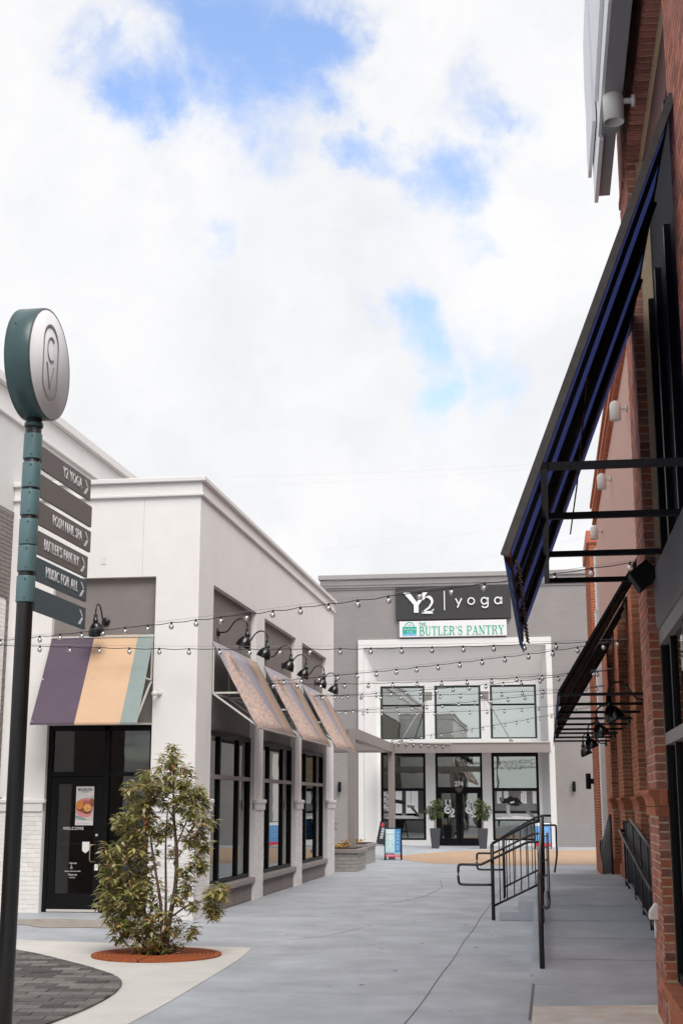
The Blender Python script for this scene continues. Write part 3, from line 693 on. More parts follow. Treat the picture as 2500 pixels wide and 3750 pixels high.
# ================================================================== FAR YOGA STUDIO
FY, BY = 55.0, 55.8
def build_studio():
    t = thing('studio_building', 'grey brick yoga studio with white framed tall windows closing the alley', 'building', (-3.6,FY,0))
    w = MB(); w.box(-9.08,-7.34,FY,FY+.4,-.2,10.5); w.box(.10,6.5,FY,FY+.4,-.2,10.5); w.box(-7.34,.10,FY,FY+.4,7.98,10.5)
    w.box(-9.08,-8.7,FY+.4,FY+16,-.2,10.5); w.box(6.1,6.5,FY+.4,FY+16,-.2,10.5); w.box(-9.08,6.5,FY+16,FY+16.3,-.2,10.5)
    obj('wall', w, M_fargrey, t)
    obj('roof', B(-9.0,6.4,FY+.1,FY+16.2,10.2,10.3), M_cap, t)
    obj('corbel', B(-9.12,6.54,FY-.04,FY+16.3,10.42,10.50), M_fargrey, t); obj('corbel', B(-9.16,6.58,FY-.08,FY+16.3,10.501,10.60), M_fargrey, t)
    obj('frieze', B(-9.18,6.6,FY-.10,FY+16.3,10.601,10.85), M_fargrey, t); obj('parapet_cap', B(-9.25,6.66,FY-.17,FY+16.4,10.851,11.05), M_cap, t, bevel=.02)
    # white surround
    f = MB(); f.box(-7.57,-7.345,FY-.12,FY-.002,0,8.30); f.box(.105,.33,FY-.12,FY-.002,0,8.30); f.box(-7.345,.105,FY-.12,FY-.002,7.975,8.30)
    obj('surround', f, mat('bright_white_stucco', (.72,.70,.68), .85, .02, 2, .1, 140), t)
    # splayed reveals and sloping soffit
    L0, L1, R0, R1 = -7.34, -6.90, .10, -.215
    rv = MB(); rv.poly([(L0,FY,0),(L1,BY,0),(L1,BY,6.645),(L0,FY,7.975)]); rv.poly([(R0,FY,0),(R1,BY,0),(R1,BY,6.645),(R0,FY,7.975)]); rv.poly([(L0,FY,7.975),(R0,FY,7.975),(R1,BY,6.645),(L1,BY,6.645)])
    obj('reveal', rv, M_pale, t)
    # back wall with openings
    cols = [(-6.77,-4.92),(-4.52,-2.61),(-2.23,-.34)]
    b = MB(); xs = [L1-.3] + [v for c in cols for v in c] + [R1+.3]
    for i in range(0, len(xs), 2): b.box(xs[i], xs[i+1], BY, BY+.3, 0, 6.645)
    for a, c in cols: b.box(a, c, BY, BY+.3, 3.735, 4.265); b.box(a, c, BY, BY+.3, 6.455, 6.645)
    for a, c in (cols[0], cols[2]): b.box(a, c, BY, BY+.3, 0, .22)
    obj('inner_wall', b, M_pale, t)
    gf = mat('dark_green_frame', (.035,.05,.042), .45)
    for a, c in cols:
        y = BY+.12; k = MB(); k.box(a,a+.09,y-.06,y+.06,4.265,6.455); k.box(c-.09,c,y-.06,y+.06,4.265,6.455); k.box(a+.09,c-.09,y-.06,y+.06,6.375,6.455); k.box(a+.09,c-.09,y-.06,y+.06,4.265,4.325)
        wn = obj('window', k, gf, t); obj('glazing_bar', B(a+.09,c-.09,y-.05,y+.05,5.62,5.69), M_frame, wn)
        obj('pane', B(a+.09,c-.09,y-.01,y+.01,5.69,6.375), M_glass_far, wn); obj('pane', B(a+.09,c-.09,y-.01,y+.01,4.325,5.62), M_glass_far, wn)
    for a, c in (cols[0], cols[2]):
        y = BY+.12; k = MB(); k.box(a,a+.10,y-.06,y+.06,.22,3.735); k.box(c-.10,c,y-.06,y+.06,.22,3.735); k.box(a+.1,c-.1,y-.06,y+.06,3.615,3.735); k.box(a+.1,c-.1,y-.06,y+.06,.22,.29)
        wn = obj('window', k, M_frame, t); obj('glazing_bar', B(a+.1,c-.1,y-.05,y+.05,2.18,2.29), M_frame, wn); obj('glazing_bar', B(a+.1,c-.1,y-.05,y+.05,.99,1.05), M_frame, wn)
        obj('pane', B(a+.1,c-.1,y-.01,y+.01,2.29,3.615), M_glass_mid, wn); obj('pane', B(a+.1,c-.1,y-.01,y+.01,.29,.99), M_glass_low, wn)
        obj('spandrel', B(a+.1,c-.1,y-.03,y+.03,1.05,2.18), M_black, wn)
    # entrance
    a, c = cols[1]; y = BY+.12; k = MB(); k.box(a,a+.09,y-.06,y+.06,0,3.735); k.box(c-.09,c,y-.06,y+.06,0,3.735); k.box(a+.09,c-.09,y-.06,y+.06,3.615,3.735); k.box(a+.09,c-.09,y-.06,y+.06,2.21,2.33)
    en = obj('entrance_frame', k, M_frame, t); obj('pane', B(a+.09,c-.09,y-.01,y+.01,2.33,3.615), M_glass_mid, en)
    mid = (a+c)/2
    for x0, x1, s in ((a+.1,mid-.012,1),(mid+.012,c-.1,-1)):
        d = MB(); d.box(x0,x0+.13,y-.03,y+.03,.02,2.2); d.box(x1-.13,x1,y-.03,y+.03,.02,2.2); d.box(x0+.13,x1-.13,y-.03,y+.03,2.08,2.2); d.box(x0+.13,x1-.13,y-.03,y+.03,.02,.30)
        dd = obj('door', d, M_frame, t); obj('pane', B(x0+.13,x1-.13,y-.01,y+.01,.30,2.08), M_glass_low, dd)
        xh = x1-.06 if s == 1 else x0+.06
        obj('handle', B(xh-.03,xh+.03,y-.12,y-.032,.95,1.35), M_black, dd)
        cx = (x0+x1)/2
        lg = [(arc(0,.62,.20,.26,175,355,12),.17),([(.2,.62),(.2,.95)],.17),(arc(-.02,-.02,.30,.30,0,360,18),.17),([(.2,.62),(.24,.3),(.05,.05),(-.3,-.02)],[.18,.17,.16,.14]),
              (arc(.34,-.12,.20,.18,170,0,10)+[(.5,-.3),(.14,-.62)],.17),([(.1,-.62),(.62,-.62)],.17),([(-.2,.95),(-.2,.6)],.16)]
        obj('door_logo', strokes(lg, (cx-.03,y-.035,1.43), (1,0,0), (0,0,1), (0,-1,0), .42, .004), M_letter, dd)
    put_text('door_number', '274', .26, M_letter, (mid,y-.07,2.45), (1,0,0), (0,0,1), en, ext=.005, bold=.012, sx=.9)
    obj('number_shield', MB().prism([(mid-.16,y-.07,2.32),(mid+.16,y-.07,2.32),(mid+.14,y-.07,2.2),(mid,y-.07,2.08),(mid-.14,y-.07,2.2)], (0,.008,0)), mat('shield_brown', (.10,.085,.07), .5), en)
    # dim interior
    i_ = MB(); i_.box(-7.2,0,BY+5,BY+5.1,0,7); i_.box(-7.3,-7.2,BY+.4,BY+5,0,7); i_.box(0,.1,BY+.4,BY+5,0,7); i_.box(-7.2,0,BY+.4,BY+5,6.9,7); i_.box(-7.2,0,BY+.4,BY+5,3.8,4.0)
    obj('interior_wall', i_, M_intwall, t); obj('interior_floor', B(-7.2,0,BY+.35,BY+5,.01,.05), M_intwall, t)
    # entrance canopy hung on rods
    cf = MB(); cf.box(-6.2,.16,53.5,53.58,3.66,4.0); cf.box(-6.2,-6.1,53.58,BY-.01,3.7,3.98); cf.box(.06,.16,53.58,54.87,3.7,3.98)
    cn = obj('canopy', cf, M_taupemetal, t)
    obj('canopy_flange', B(-6.2,.19,53.46,53.6,4.001,4.04), M_offmetal, cn); obj('canopy_flange', B(-6.2,.19,53.46,53.6,3.62,3.659), M_taupemetal, cn)
    dk = MB(); x = -6.1
    while x < .0: dk.box(x,x+.10,53.6,BY-.02,3.86,3.90); dk.box(x+.10,x+.2,53.6,BY-.02,3.90,3.93); x += .2
    obj('canopy_deck', dk, mat('galvanised_deck', (.13,.13,.13), .5), cn, kind='stuff')
    for xp, xc in ((-4.77,-5.69),(-2.44,-1.35)):
        obj('tie_plate', B(xp-.16,xp+.16,BY-.03,BY-.002,5.89,6.20), M_taupemetal, cn); obj('tie_rod', MB().tube([(xp,BY-.05,6.02),(xc,53.6,4.08)], .025, 8), M_taupemetal, cn)
        obj('tie_plate', B(xc-.08,xc+.08,53.5,53.7,4.041,4.12), M_taupemetal, cn)
M_fargrey = bpy.data.materials.new('far_grey_brickwork'); M_fargrey.use_nodes = True
def _fg():
    nt = M_fargrey.node_tree; N, L = nt.nodes, nt.links; b = N['Principled BSDF']; b.inputs['Roughness'].default_value = .85; b.inputs['Specular IOR Level'].default_value = .25
    g = N.new('ShaderNodeNewGeometry'); mp = N.new('ShaderNodeVectorRotate'); mp.rotation_type = 'X_AXIS'; mp.inputs['Angle'].default_value = R(-90)
    L.new(g.outputs['Position'], mp.inputs['Vector'])
    br = N.new('ShaderNodeTexBrick'); br.inputs['Scale'].default_value = 1; br.inputs['Brick Width'].default_value = .30; br.inputs['Row Height'].default_value = .10; br.inputs['Mortar Size'].default_value = .009; br.inputs['Mortar Smooth'].default_value = .3
    br.inputs['Color1'].default_value = (.285,.265,.258,1); br.inputs['Color2'].default_value = (.275,.255,.248,1); br.inputs['Mortar'].default_value = (.245,.228,.221,1)
    L.new(mp.outputs[0], br.inputs['Vector'])
    nz = N.new('ShaderNodeTexNoise'); nz.inputs['Scale'].default_value = .8; nz.inputs['Detail'].default_value = 8; L.new(g.outputs['Position'], nz.inputs['Vector'])
    mr = N.new('ShaderNodeMapRange'); L.new(nz.outputs['Fac'], mr.inputs[0]); mr.inputs[1].default_value = .3; mr.inputs[2].default_value = .7; mr.inputs[3].default_value = .92; mr.inputs[4].default_value = 1.06
    mx = N.new('ShaderNodeMix'); mx.data_type = 'RGBA'; mx.blend_type = 'MULTIPLY'; mx.inputs[0].default_value = 1; L.new(br.outputs['Color'], mx.inputs[6]); L.new(mr.outputs[0], mx.inputs[7])
    L.new(mx.outputs[2], b.inputs['Base Color'])
    bp = N.new('ShaderNodeBump'); bp.inputs['Strength'].default_value = .3; bp.inputs['Distance'].default_value = .01; bp.invert = True; L.new(br.outputs['Fac'], bp.inputs['Height']); L.new(bp.outputs[0], b.inputs['Normal'])
_fg()
M_glass_mid = glass('mid_window_glass', (.5,.52,.5), (.8,.86,.8), .35, 1.0)
build_studio()
def studio_posters():
    G = [mat('print_grey_%d' % i, (v,v*.99,v*.98), .6, .12, 5) for i, v in enumerate((.012,.05,.2,.5,.82))]
    y = BY+.12-.034
    def pl(t, nm, pts, g, d, x0, w): obj(nm, MB().poly([(x0+w*u, y-d, 1.05+1.13*v) for u, v in pts]), G[g], t)
    def rect(a,b,c,d_): return [(a,b),(c,b),(c,d_),(a,d_)]
    for k, (x0, x1, lab) in enumerate(((-6.67,-5.02,'black and white print of a yoga pose in the window behind the pergola post'),(-2.13,-.44,'black and white print of a side plank yoga pose in the right hand window'))):
        w = x1-x0; t = thing('window_print', lab, 'poster', ((x0+x1)/2,y,1.05)); obj('sheet', B(x0,x1,y,y+.002,1.05,2.18), G[1], t)
        if k == 0:
            for a, c in ((.0,.22),): pl(t,'printed_brick_wall',rect(a,.28,c,.99),2,.002,x0,w)
            for r_ in range(9):
                for q in range(3): pl(t,'printed_brick',rect(.005+q*.075,.3+r_*.075,.07+q*.075,.355+r_*.075),3 if (q+r_)%3 else 2,.003,x0,w)
            pl(t,'printed_window',rect(.30,.12,.46,.99),4,.002,x0,w); pl(t,'printed_window',rect(.56,.10,.86,.99),4,.002,x0,w); pl(t,'printed_post',rect(.68,.45,.70,.99),3,.003,x0,w)
            pl(t,'printed_floor',rect(0,0,1,.2),2,.002,x0,w); pl(t,'printed_floor',[(.05,.02),(.9,.02),(.75,.12),(.2,.13)],3,.003,x0,w)
            pl(t,'printed_figure',[(.16,.62),(.3,.70),(.48,.66),(.56,.60),(.55,.54),(.46,.53),(.34,.56),(.2,.56)],0,.004,x0,w)
            pl(t,'printed_figure',[(.18,.6),(.24,.6),(.23,.3),(.27,.08),(.22,.08),(.18,.3)],2,.004,x0,w); pl(t,'printed_figure',[(.58,.5),(.78,.48),(.76,.40),(.60,.40)],2,.004,x0,w); pl(t,'printed_figure',[(.66,.42),(.74,.42),(.9,.12),(.85,.1)],1,.004,x0,w)
        else:
            pl(t,'printed_wall',rect(0,.3,1,.99),2,.002,x0,w)
            for a, c in ((.05,.17),(.22,.33),(.62,.76),(.90,.99)): pl(t,'printed_window',rect(a,.55,c,.98),4,.003,x0,w)
            for a, c in ((.66,.665),(.71,.715)): pl(t,'printed_bar',rect(a,.55,c,.98),1,.004,x0,w)
            pl(t,'printed_floor',rect(0,.0,1,.2),3,.003,x0,w); pl(t,'printed_shadow',rect(0,.2,1,.29),0,.003,x0,w); pl(t,'printed_floor',[(.02,.05),(.5,.12),(.95,.05),(.95,.0),(.02,.0)],4,.0035,x0,w)
            pl(t,'printed_figure',[(.12,.64),(.2,.76),(.27,.72),(.33,.78),(.45,.84),(.58,.70),(.66,.55),(.6,.48),(.5,.46),(.38,.48),(.3,.56),(.22,.55),(.16,.56)],0,.005,x0,w)
            pl(t,'printed_figure',[(.40,.80),(.56,.94),(.64,.97),(.65,.92),(.58,.88),(.48,.74)],2,.006,x0,w)
            pl(t,'printed_figure',[(.27,.52),(.36,.5),(.35,.28),(.4,.07),(.3,.07),(.27,.28)],3,.006,x0,w); pl(t,'printed_figure',[(.56,.56),(.66,.52),(.95,.1),(.88,.06),(.7,.3)],2,.006,x0,w)
            pl(t,'printed_figure',[(.10,.72),(.14,.78),(.21,.78),(.23,.72),(.2,.62),(.14,.60)],2,.007,x0,w); pl(t,'printed_mark',[(.36,.60),(.46,.64),(.47,.58),(.37,.55)],4,.007,x0,w)
studio_posters()
def studio_signs():
    y = FY-.02; Rt, U, Nn = (1,0,0), (0,0,1), (0,-1,0)
    t = thing('wall_sign', 'charcoal Y2 yoga sign with white letters on grey brick', 'sign', (-3.6,y,9.1))
    obj('board', B(-5.97,-1.25,y-.16,y,9.09,10.49), M_charcoal, t, bevel=.02)
    f = y-.162
    Y2 = [([(-.60,.5),(-.44,.5),(.1,-.14),(.02,-.2)],(.12,.24,.26,.22)),([(.56,.5),(.44,.5),(-.03,-.12)],(.08,.16,.15)),([(0,-.5),(0,.02)],.22)]
    yp = [(-.62,.5),(-.30,.5),(.05,.02),(.36,.5),(.58,.5),(.13,-.14),(.13,-.5),(-.10,-.5),(-.10,-.12)]
    obj('letter', MB().prism([(-5.14+.84*a, f, 9.80+.84*b) for a, b in yp], (0,-.05,0)), M_letter, t)
    two = [(arc(.0,.18,.26,.28,160,90,5)+arc(.0,.18,.27,.28,90,-20,8)+[(.1,-.16),(-.3,-.44)],[.06]*6+[.12,.15,.17,.17,.16,.15,.14,.13,.12,.11,.07]),([(-.32,-.44),(.3,-.44)],(.13,.16)),([(.24,-.40),(.36,-.24)],(.12,.03))]
    obj('letter', strokes(two, (-4.66,f,9.70), Rt, U, Nn, .72, .05), M_letter, t)
    obj('divider_bar', B(-3.98,-3.94,f-.05,f,9.46,10.26), M_letter, t)
    s = .24
    def let(nm, cx, lst): obj('letter', strokes(lst, (cx,f,9.82), Rt, U, Nn, s, .05), M_letter, t, label=None)
    let('y', -3.38, [([(-.5,.5),(0,-.5)],.22),([(.52,.5),(-.2,-1.1)],.22)])
    let('o', -2.86, [(arc(0,-.02,.55,.55,0,360,24),.2)])
    let('g', -2.31, [(arc(-.05,-.02,.52,.55,0,360,24),.22),([(.56,.58),(.56,-.7)],.24),(arc(.03,-.75,.53,.42,0,-160,10),.22)])
    let('a', -1.76, [(arc(-.05,-.02,.52,.55,0,360,24),.22),([(.56,.58),(.56,-.6)],.26)])
    # lettering returns
    t2 = thing('wall_sign', 'white pantry sign with green serif letters under the charcoal sign', 'sign', (-3.65,y,8.36))
    obj('board', B(-5.84,-1.44,y-.18,y,8.37,9.03), M_signwhite, t2, bevel=.02); f = y-.182
    serif_text("BUTLER'S PANTRY", .36, (-3.27,f,8.62), Rt, U, Nn, M_green, t2, 3.5, .015)
    serif_text("THE", .12, (-4.88,f,8.905), Rt, U, Nn, M_green, t2, .32, .015)
    obj('bag_emblem', B(-5.70,-5.13,f-.006,f,8.52,8.80), M_green2, t2); obj('bag_stripe', B(-5.70,-5.13,f-.0065,f,8.44,8.519), M_skyblue, t2)
    obj('bag_handle', strokes([(arc(0,0,1,1,0,180,16),.16)], (-5.415,f,8.80), Rt, U, Nn, .19, .006), M_green2, t2)
    obj('bag_lines', strokes([([(-.6,.25),(.6,.65)],.04),([(-.6,.65),(.6,.25)],.04)], (-5.415,f,8.79), Rt, U, Nn, .17, .004), M_signgrey, t2)
    put_text('emblem_text', 'Good Taste', .10, M_letter, (-5.415,f-.009,8.70), Rt, U, t2, ext=.002); put_text('emblem_text', 'To Go', .10, M_letter, (-5.415,f-.009,8.59), Rt, U, t2, ext=.002)
M_green2 = mat('emblem_green', (.02,.38,.28), .5)
studio_signs()
def sconce(x, y, z, wall, label):
    """black up and down cylinder light; wall 'Y' or 'X' tells which way the arm runs"""
    t = thing('wall_sconce', label, 'wall light', (x,y,z), group='black cylinder wall lights')
    d = (0,.14,0) if wall == 'Y' else (.14,0,0)
    obj('cylinder', MB().lathe([(0,-.20),(.062,-.20),(.067,-.19),(.067,.19),(.062,.20),(0,.20)], (x,y,z), 16), M_black, t)
    obj('arm', MB().bar((x,y,z), (x+d[0],y+d[1],z), .07, .14), M_black, t)
    return t
sconce(-8.34,FY-.14,2.33,'Y','black cylinder wall light on grey brick beside the pergola post')
sconce(1.04,FY-.14,2.33,'Y','black cylinder wall light on grey brick right of the white surround')
def pot_tree(x, y, flip, label):
    t = thing('potted_tree', label, 'potted tree', (x,y,0), group='potted trees at the studio door')
    p = MB(); n = 4
    p.v += [(x-.13,y-.13,0),(x+.13,y-.13,0),(x+.13,y+.13,0),(x-.13,y+.13,0),(x-.195,y-.195,.75),(x+.195,y-.195,.75),(x+.195,y+.195,.75),(x-.195,y+.195,.75),(x-.17,y-.17,.75),(x+.17,y-.17,.75),(x+.17,y+.17,.75),(x-.17,y+.17,.75),(x-.16,y-.16,.68),(x+.16,y-.16,.68),(x+.16,y+.16,.68),(x-.16,y+.16,.68)]
    p.f += [(0,3,2,1)] + [(i,(i+1)%4,4+(i+1)%4,4+i) for i in range(4)] + [(4+i,4+(i+1)%4,8+(i+1)%4,8+i) for i in range(4)] + [(8+i,8+(i+1)%4,12+(i+1)%4,12+i) for i in range(4)] + [(12,13,14,15)]; p.sm += [0]*14
    obj('planter', p, M_pot, t, bevel=.01)
    tr = MB()
    for k in range(3):
        a = k*2.1; tr.tube([(x+.03*math.cos(a+i*1.3),y+.03*math.sin(a+i*1.3),.65+i*.16) for i in range(6)], .016, 6)
    obj('trunk', tr, mat('pale_bark', (.33,.26,.19), .9), t)
    r_ = random.Random(int(x*100)); mb = MB()
    blobs = [(0,0,1.55,.33),(-.18*flip,.05,1.42,.22),(.12*flip,-.1,1.68,.24),(-.1*flip,0,1.18,.13),(.16*flip,.05,1.3,.18)]
    for i in range(620):
        bx, by, bz, br = r_.choice(blobs); v = Vector((r_.gauss(0,1),r_.gauss(0,1),r_.gauss(0,1))).normalized()*br*.86*(r_.random()**.4)
        leaf(mb, Vector((x+bx,y+by,bz))+v, r_, .13, .028, droop=1.2)
    obj('crown', mb, M_leafpot, t)
def leaf(mb, p, r_, ln, wd, droop=.6, up=None):
    a = r_.uniform(0, 2*math.pi); d = Vector((math.cos(a), math.sin(a), r_.uniform(-droop, .35))).normalized()
    if up is not None: d = (d+up).normalized()
    s_ = d.cross(Vector((r_.uniform(-.5,.5), r_.uniform(-.5,.5), 1))).normalized(); n_ = s_.cross(d)
    l = ln*r_.uniform(.7,1.15); w = wd*r_.uniform(.8,1.2); n = len(mb.v)
    mb.v += [tuple(p), tuple(p+d*l*.45+s_*w+n_*w*.35), tuple(p+d*l*.5), tuple(p+d*l*.45-s_*w+n_*w*.35), tuple(p+d*l-n_*l*.10)]
    mb.f += [(n,n+1,n+2),(n,n+2,n+3),(n+1,n+4,n+2),(n+2,n+4,n+3)]; mb.sm += [0]*4
def leafmat(name, stops, trans=.35):
    m = bpy.data.materials.new(name); m.use_nodes = True; nt = m.node_tree; N, L = nt.nodes, nt.links; b = N['Principled BSDF']
    g = N.new('ShaderNodeNewGeometry'); oi = N.new('ShaderNodeObjectInfo'); a = N.new('ShaderNodeMath'); a.operation = 'ADD'; f = N.new('ShaderNodeMath'); f.operation = 'FRACT'
    L.new(g.outputs['Random Per Island'], a.inputs[0]); L.new(oi.outputs['Random'], a.inputs[1]); L.new(a.outputs[0], f.inputs[0])
    cr = N.new('ShaderNodeValToRGB'); e = cr.color_ramp.elements
    while len(e) < len(stops): e.new(.5)
    for i, (p, c) in enumerate(stops): e[i].position = p; e[i].color = c + (1,)
    L.new(f.outputs[0], cr.inputs[0])
    # paler underside
    mx = N.new('ShaderNodeMix'); mx.data_type = 'RGBA'; L.new(g.outputs['Backfacing'], mx.inputs[0]); L.new(cr.outputs[0], mx.inputs[6])
    h = N.new('ShaderNodeMix'); h.data_type = 'RGBA'; h.inputs[0].default_value = .45; L.new(cr.outputs[0], h.inputs[6]); h.inputs[7].default_value = (.30,.30,.20,1); L.new(h.outputs[2], mx.inputs[7])
    L.new(mx.outputs[2], b.inputs['Base Color']); b.inputs['Roughness'].default_value = .42; b.inputs['Specular IOR Level'].default_value = .4
    tr = N.new('ShaderNodeBsdfTranslucent'); L.new(cr.outputs[0], tr.inputs[0]); ms = N.new('ShaderNodeMixShader'); ms.inputs[0].default_value = trans*.6
    L.new(b.outputs[0], ms.inputs[1]); L.new(tr.outputs[0], ms.inputs[2]); L.new(ms.outputs[0], N['Material Output'].inputs[0])
    return m
M_leafpot = leafmat('fig_leaf', [(0,(.05,.085,.025)),(.5,(.085,.13,.035)),(1,(.15,.19,.06))])
M_leaf = leafmat('tea_olive_leaf', [(0,(.11,.145,.045)),(.15,(.21,.245,.075)),(.36,(.34,.345,.12)),(.56,(.46,.41,.14)),(.73,(.58,.47,.18)),(.87,(.64,.62,.47)),(.945,(.50,.23,.10)),(1,(.32,.09,.045))], .7)
pot_tree(-4.29,52.5,1,'potted fig tree left of the studio double doors')
pot_tree(-2.48,52.5,-1,'potted fig tree right of the studio double doors')

# ================================================================== PERGOLA, PLANTERS, A-FRAMES
def build_pergola():
    t = thing('pergola', 'taupe steel pergola standing between the white shop and studio', 'pergola', (-5.1,39,0))
    z0, z1 = 3.24, 3.52
    obj('post', B(-5.18,-4.99,35.5,35.69,.55,3.64), M_taupemetal, t, bevel=.006)
    obj('post', B(-4.89,-4.70,42.2,42.39,.0,z1-.02), M_taupemetal, t, bevel=.006)
    obj('post', B(-8.3,-8.1,35.5,35.69,.0,z0), M_taupemetal, t)
    def beam(a, b): obj('beam', MB().bar(a, b, .12, z1-z0), M_taupemetal, t, bevel=.005)
    zc = (z0+z1)/2
    beam((-4.985,35.6,zc+.1),(-4.80,42.19,zc)); beam((-8.3,35.6,zc+.1),(-5.19,35.6,zc+.1)); beam((-8.3,42.3,zc),(-4.9,42.3,zc)); beam((-4.69,42.3,zc),(-2.9,42.3,zc))
    y = 36.1
    while y < 42: obj('slat', B(-8.2,-5.06,y,y+.06,z0+.06,z1-.02), M_taupemetal, t); y += .42
build_pergola()
def planter_box(x0, x1, y0, y1, h, label, seed):
    t = thing('brick_planter', label, 'planter', ((x0+x1)/2,(y0+y1)/2,0))
    gw = mat('pale_grey_painted_brick', (.345,.325,.31), .85, .06, 8, .2, 60, island=.07)
    obj('core', B(x0+.006,x1-.006,y0+.006,y1-.006,0,h-.1), M_taupe, t)
    items = []; brick_face(items,'Y',y0+.006,x0,x1,0,h-.1,lambda c,z: gw,h=.09,l=.30); brick_face(items,'+X',x1-.006,y0,y1,0,h-.1,lambda c,z: gw,h=.09,l=.30); emit_bricks(items, t, near)
    obj('coping', B(x0-.04,x1+.05,y0-.05,y1+.05,h-.1,h), M_taupemetal, t, bevel=.012)
    obj('soil', B(x0+.06,x1-.06,y0+.06,y1-.06,h,h+.012), mat('soil', (.05,.035,.025), .95), t)
    r_ = random.Random(seed); mb = MB()
    for i in range(140): leaf(mb, Vector((r_.uniform(x0+.08,x1-.3),r_.uniform(y0+.1,y1-.1),h+.03+r_.random()*.07)), r_, .07, .03, droop=.1)
    obj('pansies', mb, mat('yellow_pansy', (.65,.36,.03), .7, .5, 25), t, kind='stuff')
planter_box(-5.75,-4.80,34.6,36.2,.55,'nearer painted brick planter with yellow flowers at the pergola post',3)
planter_box(-5.95,-5.10,38.6,40.6,.55,'farther painted brick planter with yellow flowers behind the pergola post',4)
def shrub_pot():
    t = thing('potted_plant', 'dark green potted shrub half hidden by the white shop corner', 'plant', (-7.4,46,0))
    obj('pot', MB().lathe([(.0,0),(.16,0),(.22,.75),(.19,.75),(.17,.68),(0,.68)], (-7.4,46,0), 16), M_pot, t)
    r_ = random.Random(5); mb = MB()
    for i in range(220):
        v = Vector((r_.gauss(0,.12),r_.gauss(0,.12),abs(r_.gauss(0,.2)))); leaf(mb, Vector((-7.4,46,.75))+v, r_, .2, .03, droop=-.1)
    obj('crown', mb, leafmat('shrub_leaf', [(0,(.03,.06,.02)),(1,(.06,.12,.03))]), t)
shrub_pot()
def aframe(x, y, w, h, rz, label, face):
    t = thing('a_frame_sign', label, 'a-frame sign', (x,y,0), rz)
    # built about the origin; the front face looks to -Y
    sp = .26; k = .03
    def loc(mb): return mb.mesh('part')
    def o(nm, mb, m): return obj(nm, mb.mesh(nm), m, t)
    for s, nm in ((-1,'front_frame'),(1,'rear_frame')):
        f = MB()
        for xx in (-w/2, w/2-k): f.bar((xx+k/2,s*sp,0),(xx+k/2,s*.02,h),k,k,(1,0,0))
        f.bar((-w/2,s*.02,h-.015),(w/2,s*.02,h-.015),k*.9,k); f.bar((-w/2+k,s*(sp*.8),.16),(w/2-k,s*(sp*.8),.16),k*.8,k)
        if s == 1: f.bar((-w/2+k,s*(sp*.5),.5),(w/2-k,s*(sp*.5),.5),k*.8,k)
        o(nm, f, M_black)
    def q(u0,v0,u1,v1,d=0):
        def P(u,v):
            f_ = .12+.86*v; yy = -(sp+(.02-sp)*f_)-.006-d; return (-w/2+k+(w-2*k)*u, yy, h*f_)
        return MB().poly([P(u0,v0),P(u1,v0),P(u1,v1),P(u0,v1)])
    if face == 'studio':
        o('face_panel', q(0,.14,.62,1), mat('panel_aqua', (.42,.62,.66), .5)); o('side_panel', q(.62,.14,1,1), mat('panel_blue', (.07,.24,.50), .5))
        o('footer_band', q(0,.07,.62,.14), mat('panel_navy', (.05,.09,.22), .5)); o('footer_band', q(.62,.07,1,.14), mat('panel_teal', (.20,.55,.58), .5)); o('base_band', q(0,-.02,1,.07), mat('panel_red', (.62,.04,.06), .5))
        hd = [(.06,.90,.5,.94),(.06,.84,.56,.88),(.16,.72,.48,.75),(.12,.66,.52,.69),(.18,.60,.44,.62),(.14,.50,.5,.52),(.2,.42,.42,.44),(.16,.34,.46,.36)]
        for a in hd: o('printed_line', q(*a,d=.002), M_letter)
        lb = mat('panel_light_blue', (.20,.42,.62), .5)
        for v in (.86,.74,.62,.50,.36,.26): o('printed_icon', q(.72,v-.035,.90,v+.035,d=.002), lb)
        for s_, u, v, sz in (('NEW CLIENT SPECIALS',.31,.105,.05),('LOCATED IN Y2 YOGA',.5,.025,.055)):
            f_ = .12+.86*v; put_text('panel_text', s_, sz, M_letter, (x+(-w/2+k+(w-2*k)*u), y-(sp+(.02-sp)*f_)-.010, h*f_), (1,0,0), (0,.25,.97), t, ext=.0005, sx=.7)
    elif face == 'black':
        o('face_panel', q(0,0,1,1), mat('panel_black', (.02,.02,.022), .5))
        dsk = [(.32+.22*math.cos(R(a)), .86+.10*math.sin(R(a))) for a in range(0,360,20)]
        def P(u,v,d): f_ = .12+.86*v; return (-w/2+k+(w-2*k)*u, -(sp+(.02-sp)*f_)-.006-d, h*f_)
        obj('badge', MB().poly([P(a,b,.002) for a, b in dsk]).mesh('badge'), mat('panel_red', (.62,.04,.06), .5), t)
        for i in range(7): o('printed_line', q(.3,.68-.07*i,.7,.72-.07*i,d=.002), M_letter)
    else:
        o('face_panel', q(0,.12,1,1), mat('panel_blue2', (.10,.28,.58), .5)); o('header_panel', q(0,.86,1,1,d=.002), M_signwhite); o('base_band', q(0,-.02,1,.12), mat('panel_red', (.62,.04,.06), .5))
        for v in (.74,.66,.56,.46,.36): o('printed_line', q(.2,v,.8,v+.03,d=.002), mat('panel_light_blue', (.20,.42,.62), .5))
    return t
aframe(-4.70,41.8,.52,.95,R(3),'aqua and blue sandwich board with red foot in front of pergola post','studio')
aframe(-6.30,53.3,.62,1.0,R(-52),'black sandwich board seen from its side by the studio wall','black')
aframe(-.22,52.7,.62,.98,R(0),'blue and white sandwich board half hidden behind the stair railing','blue')

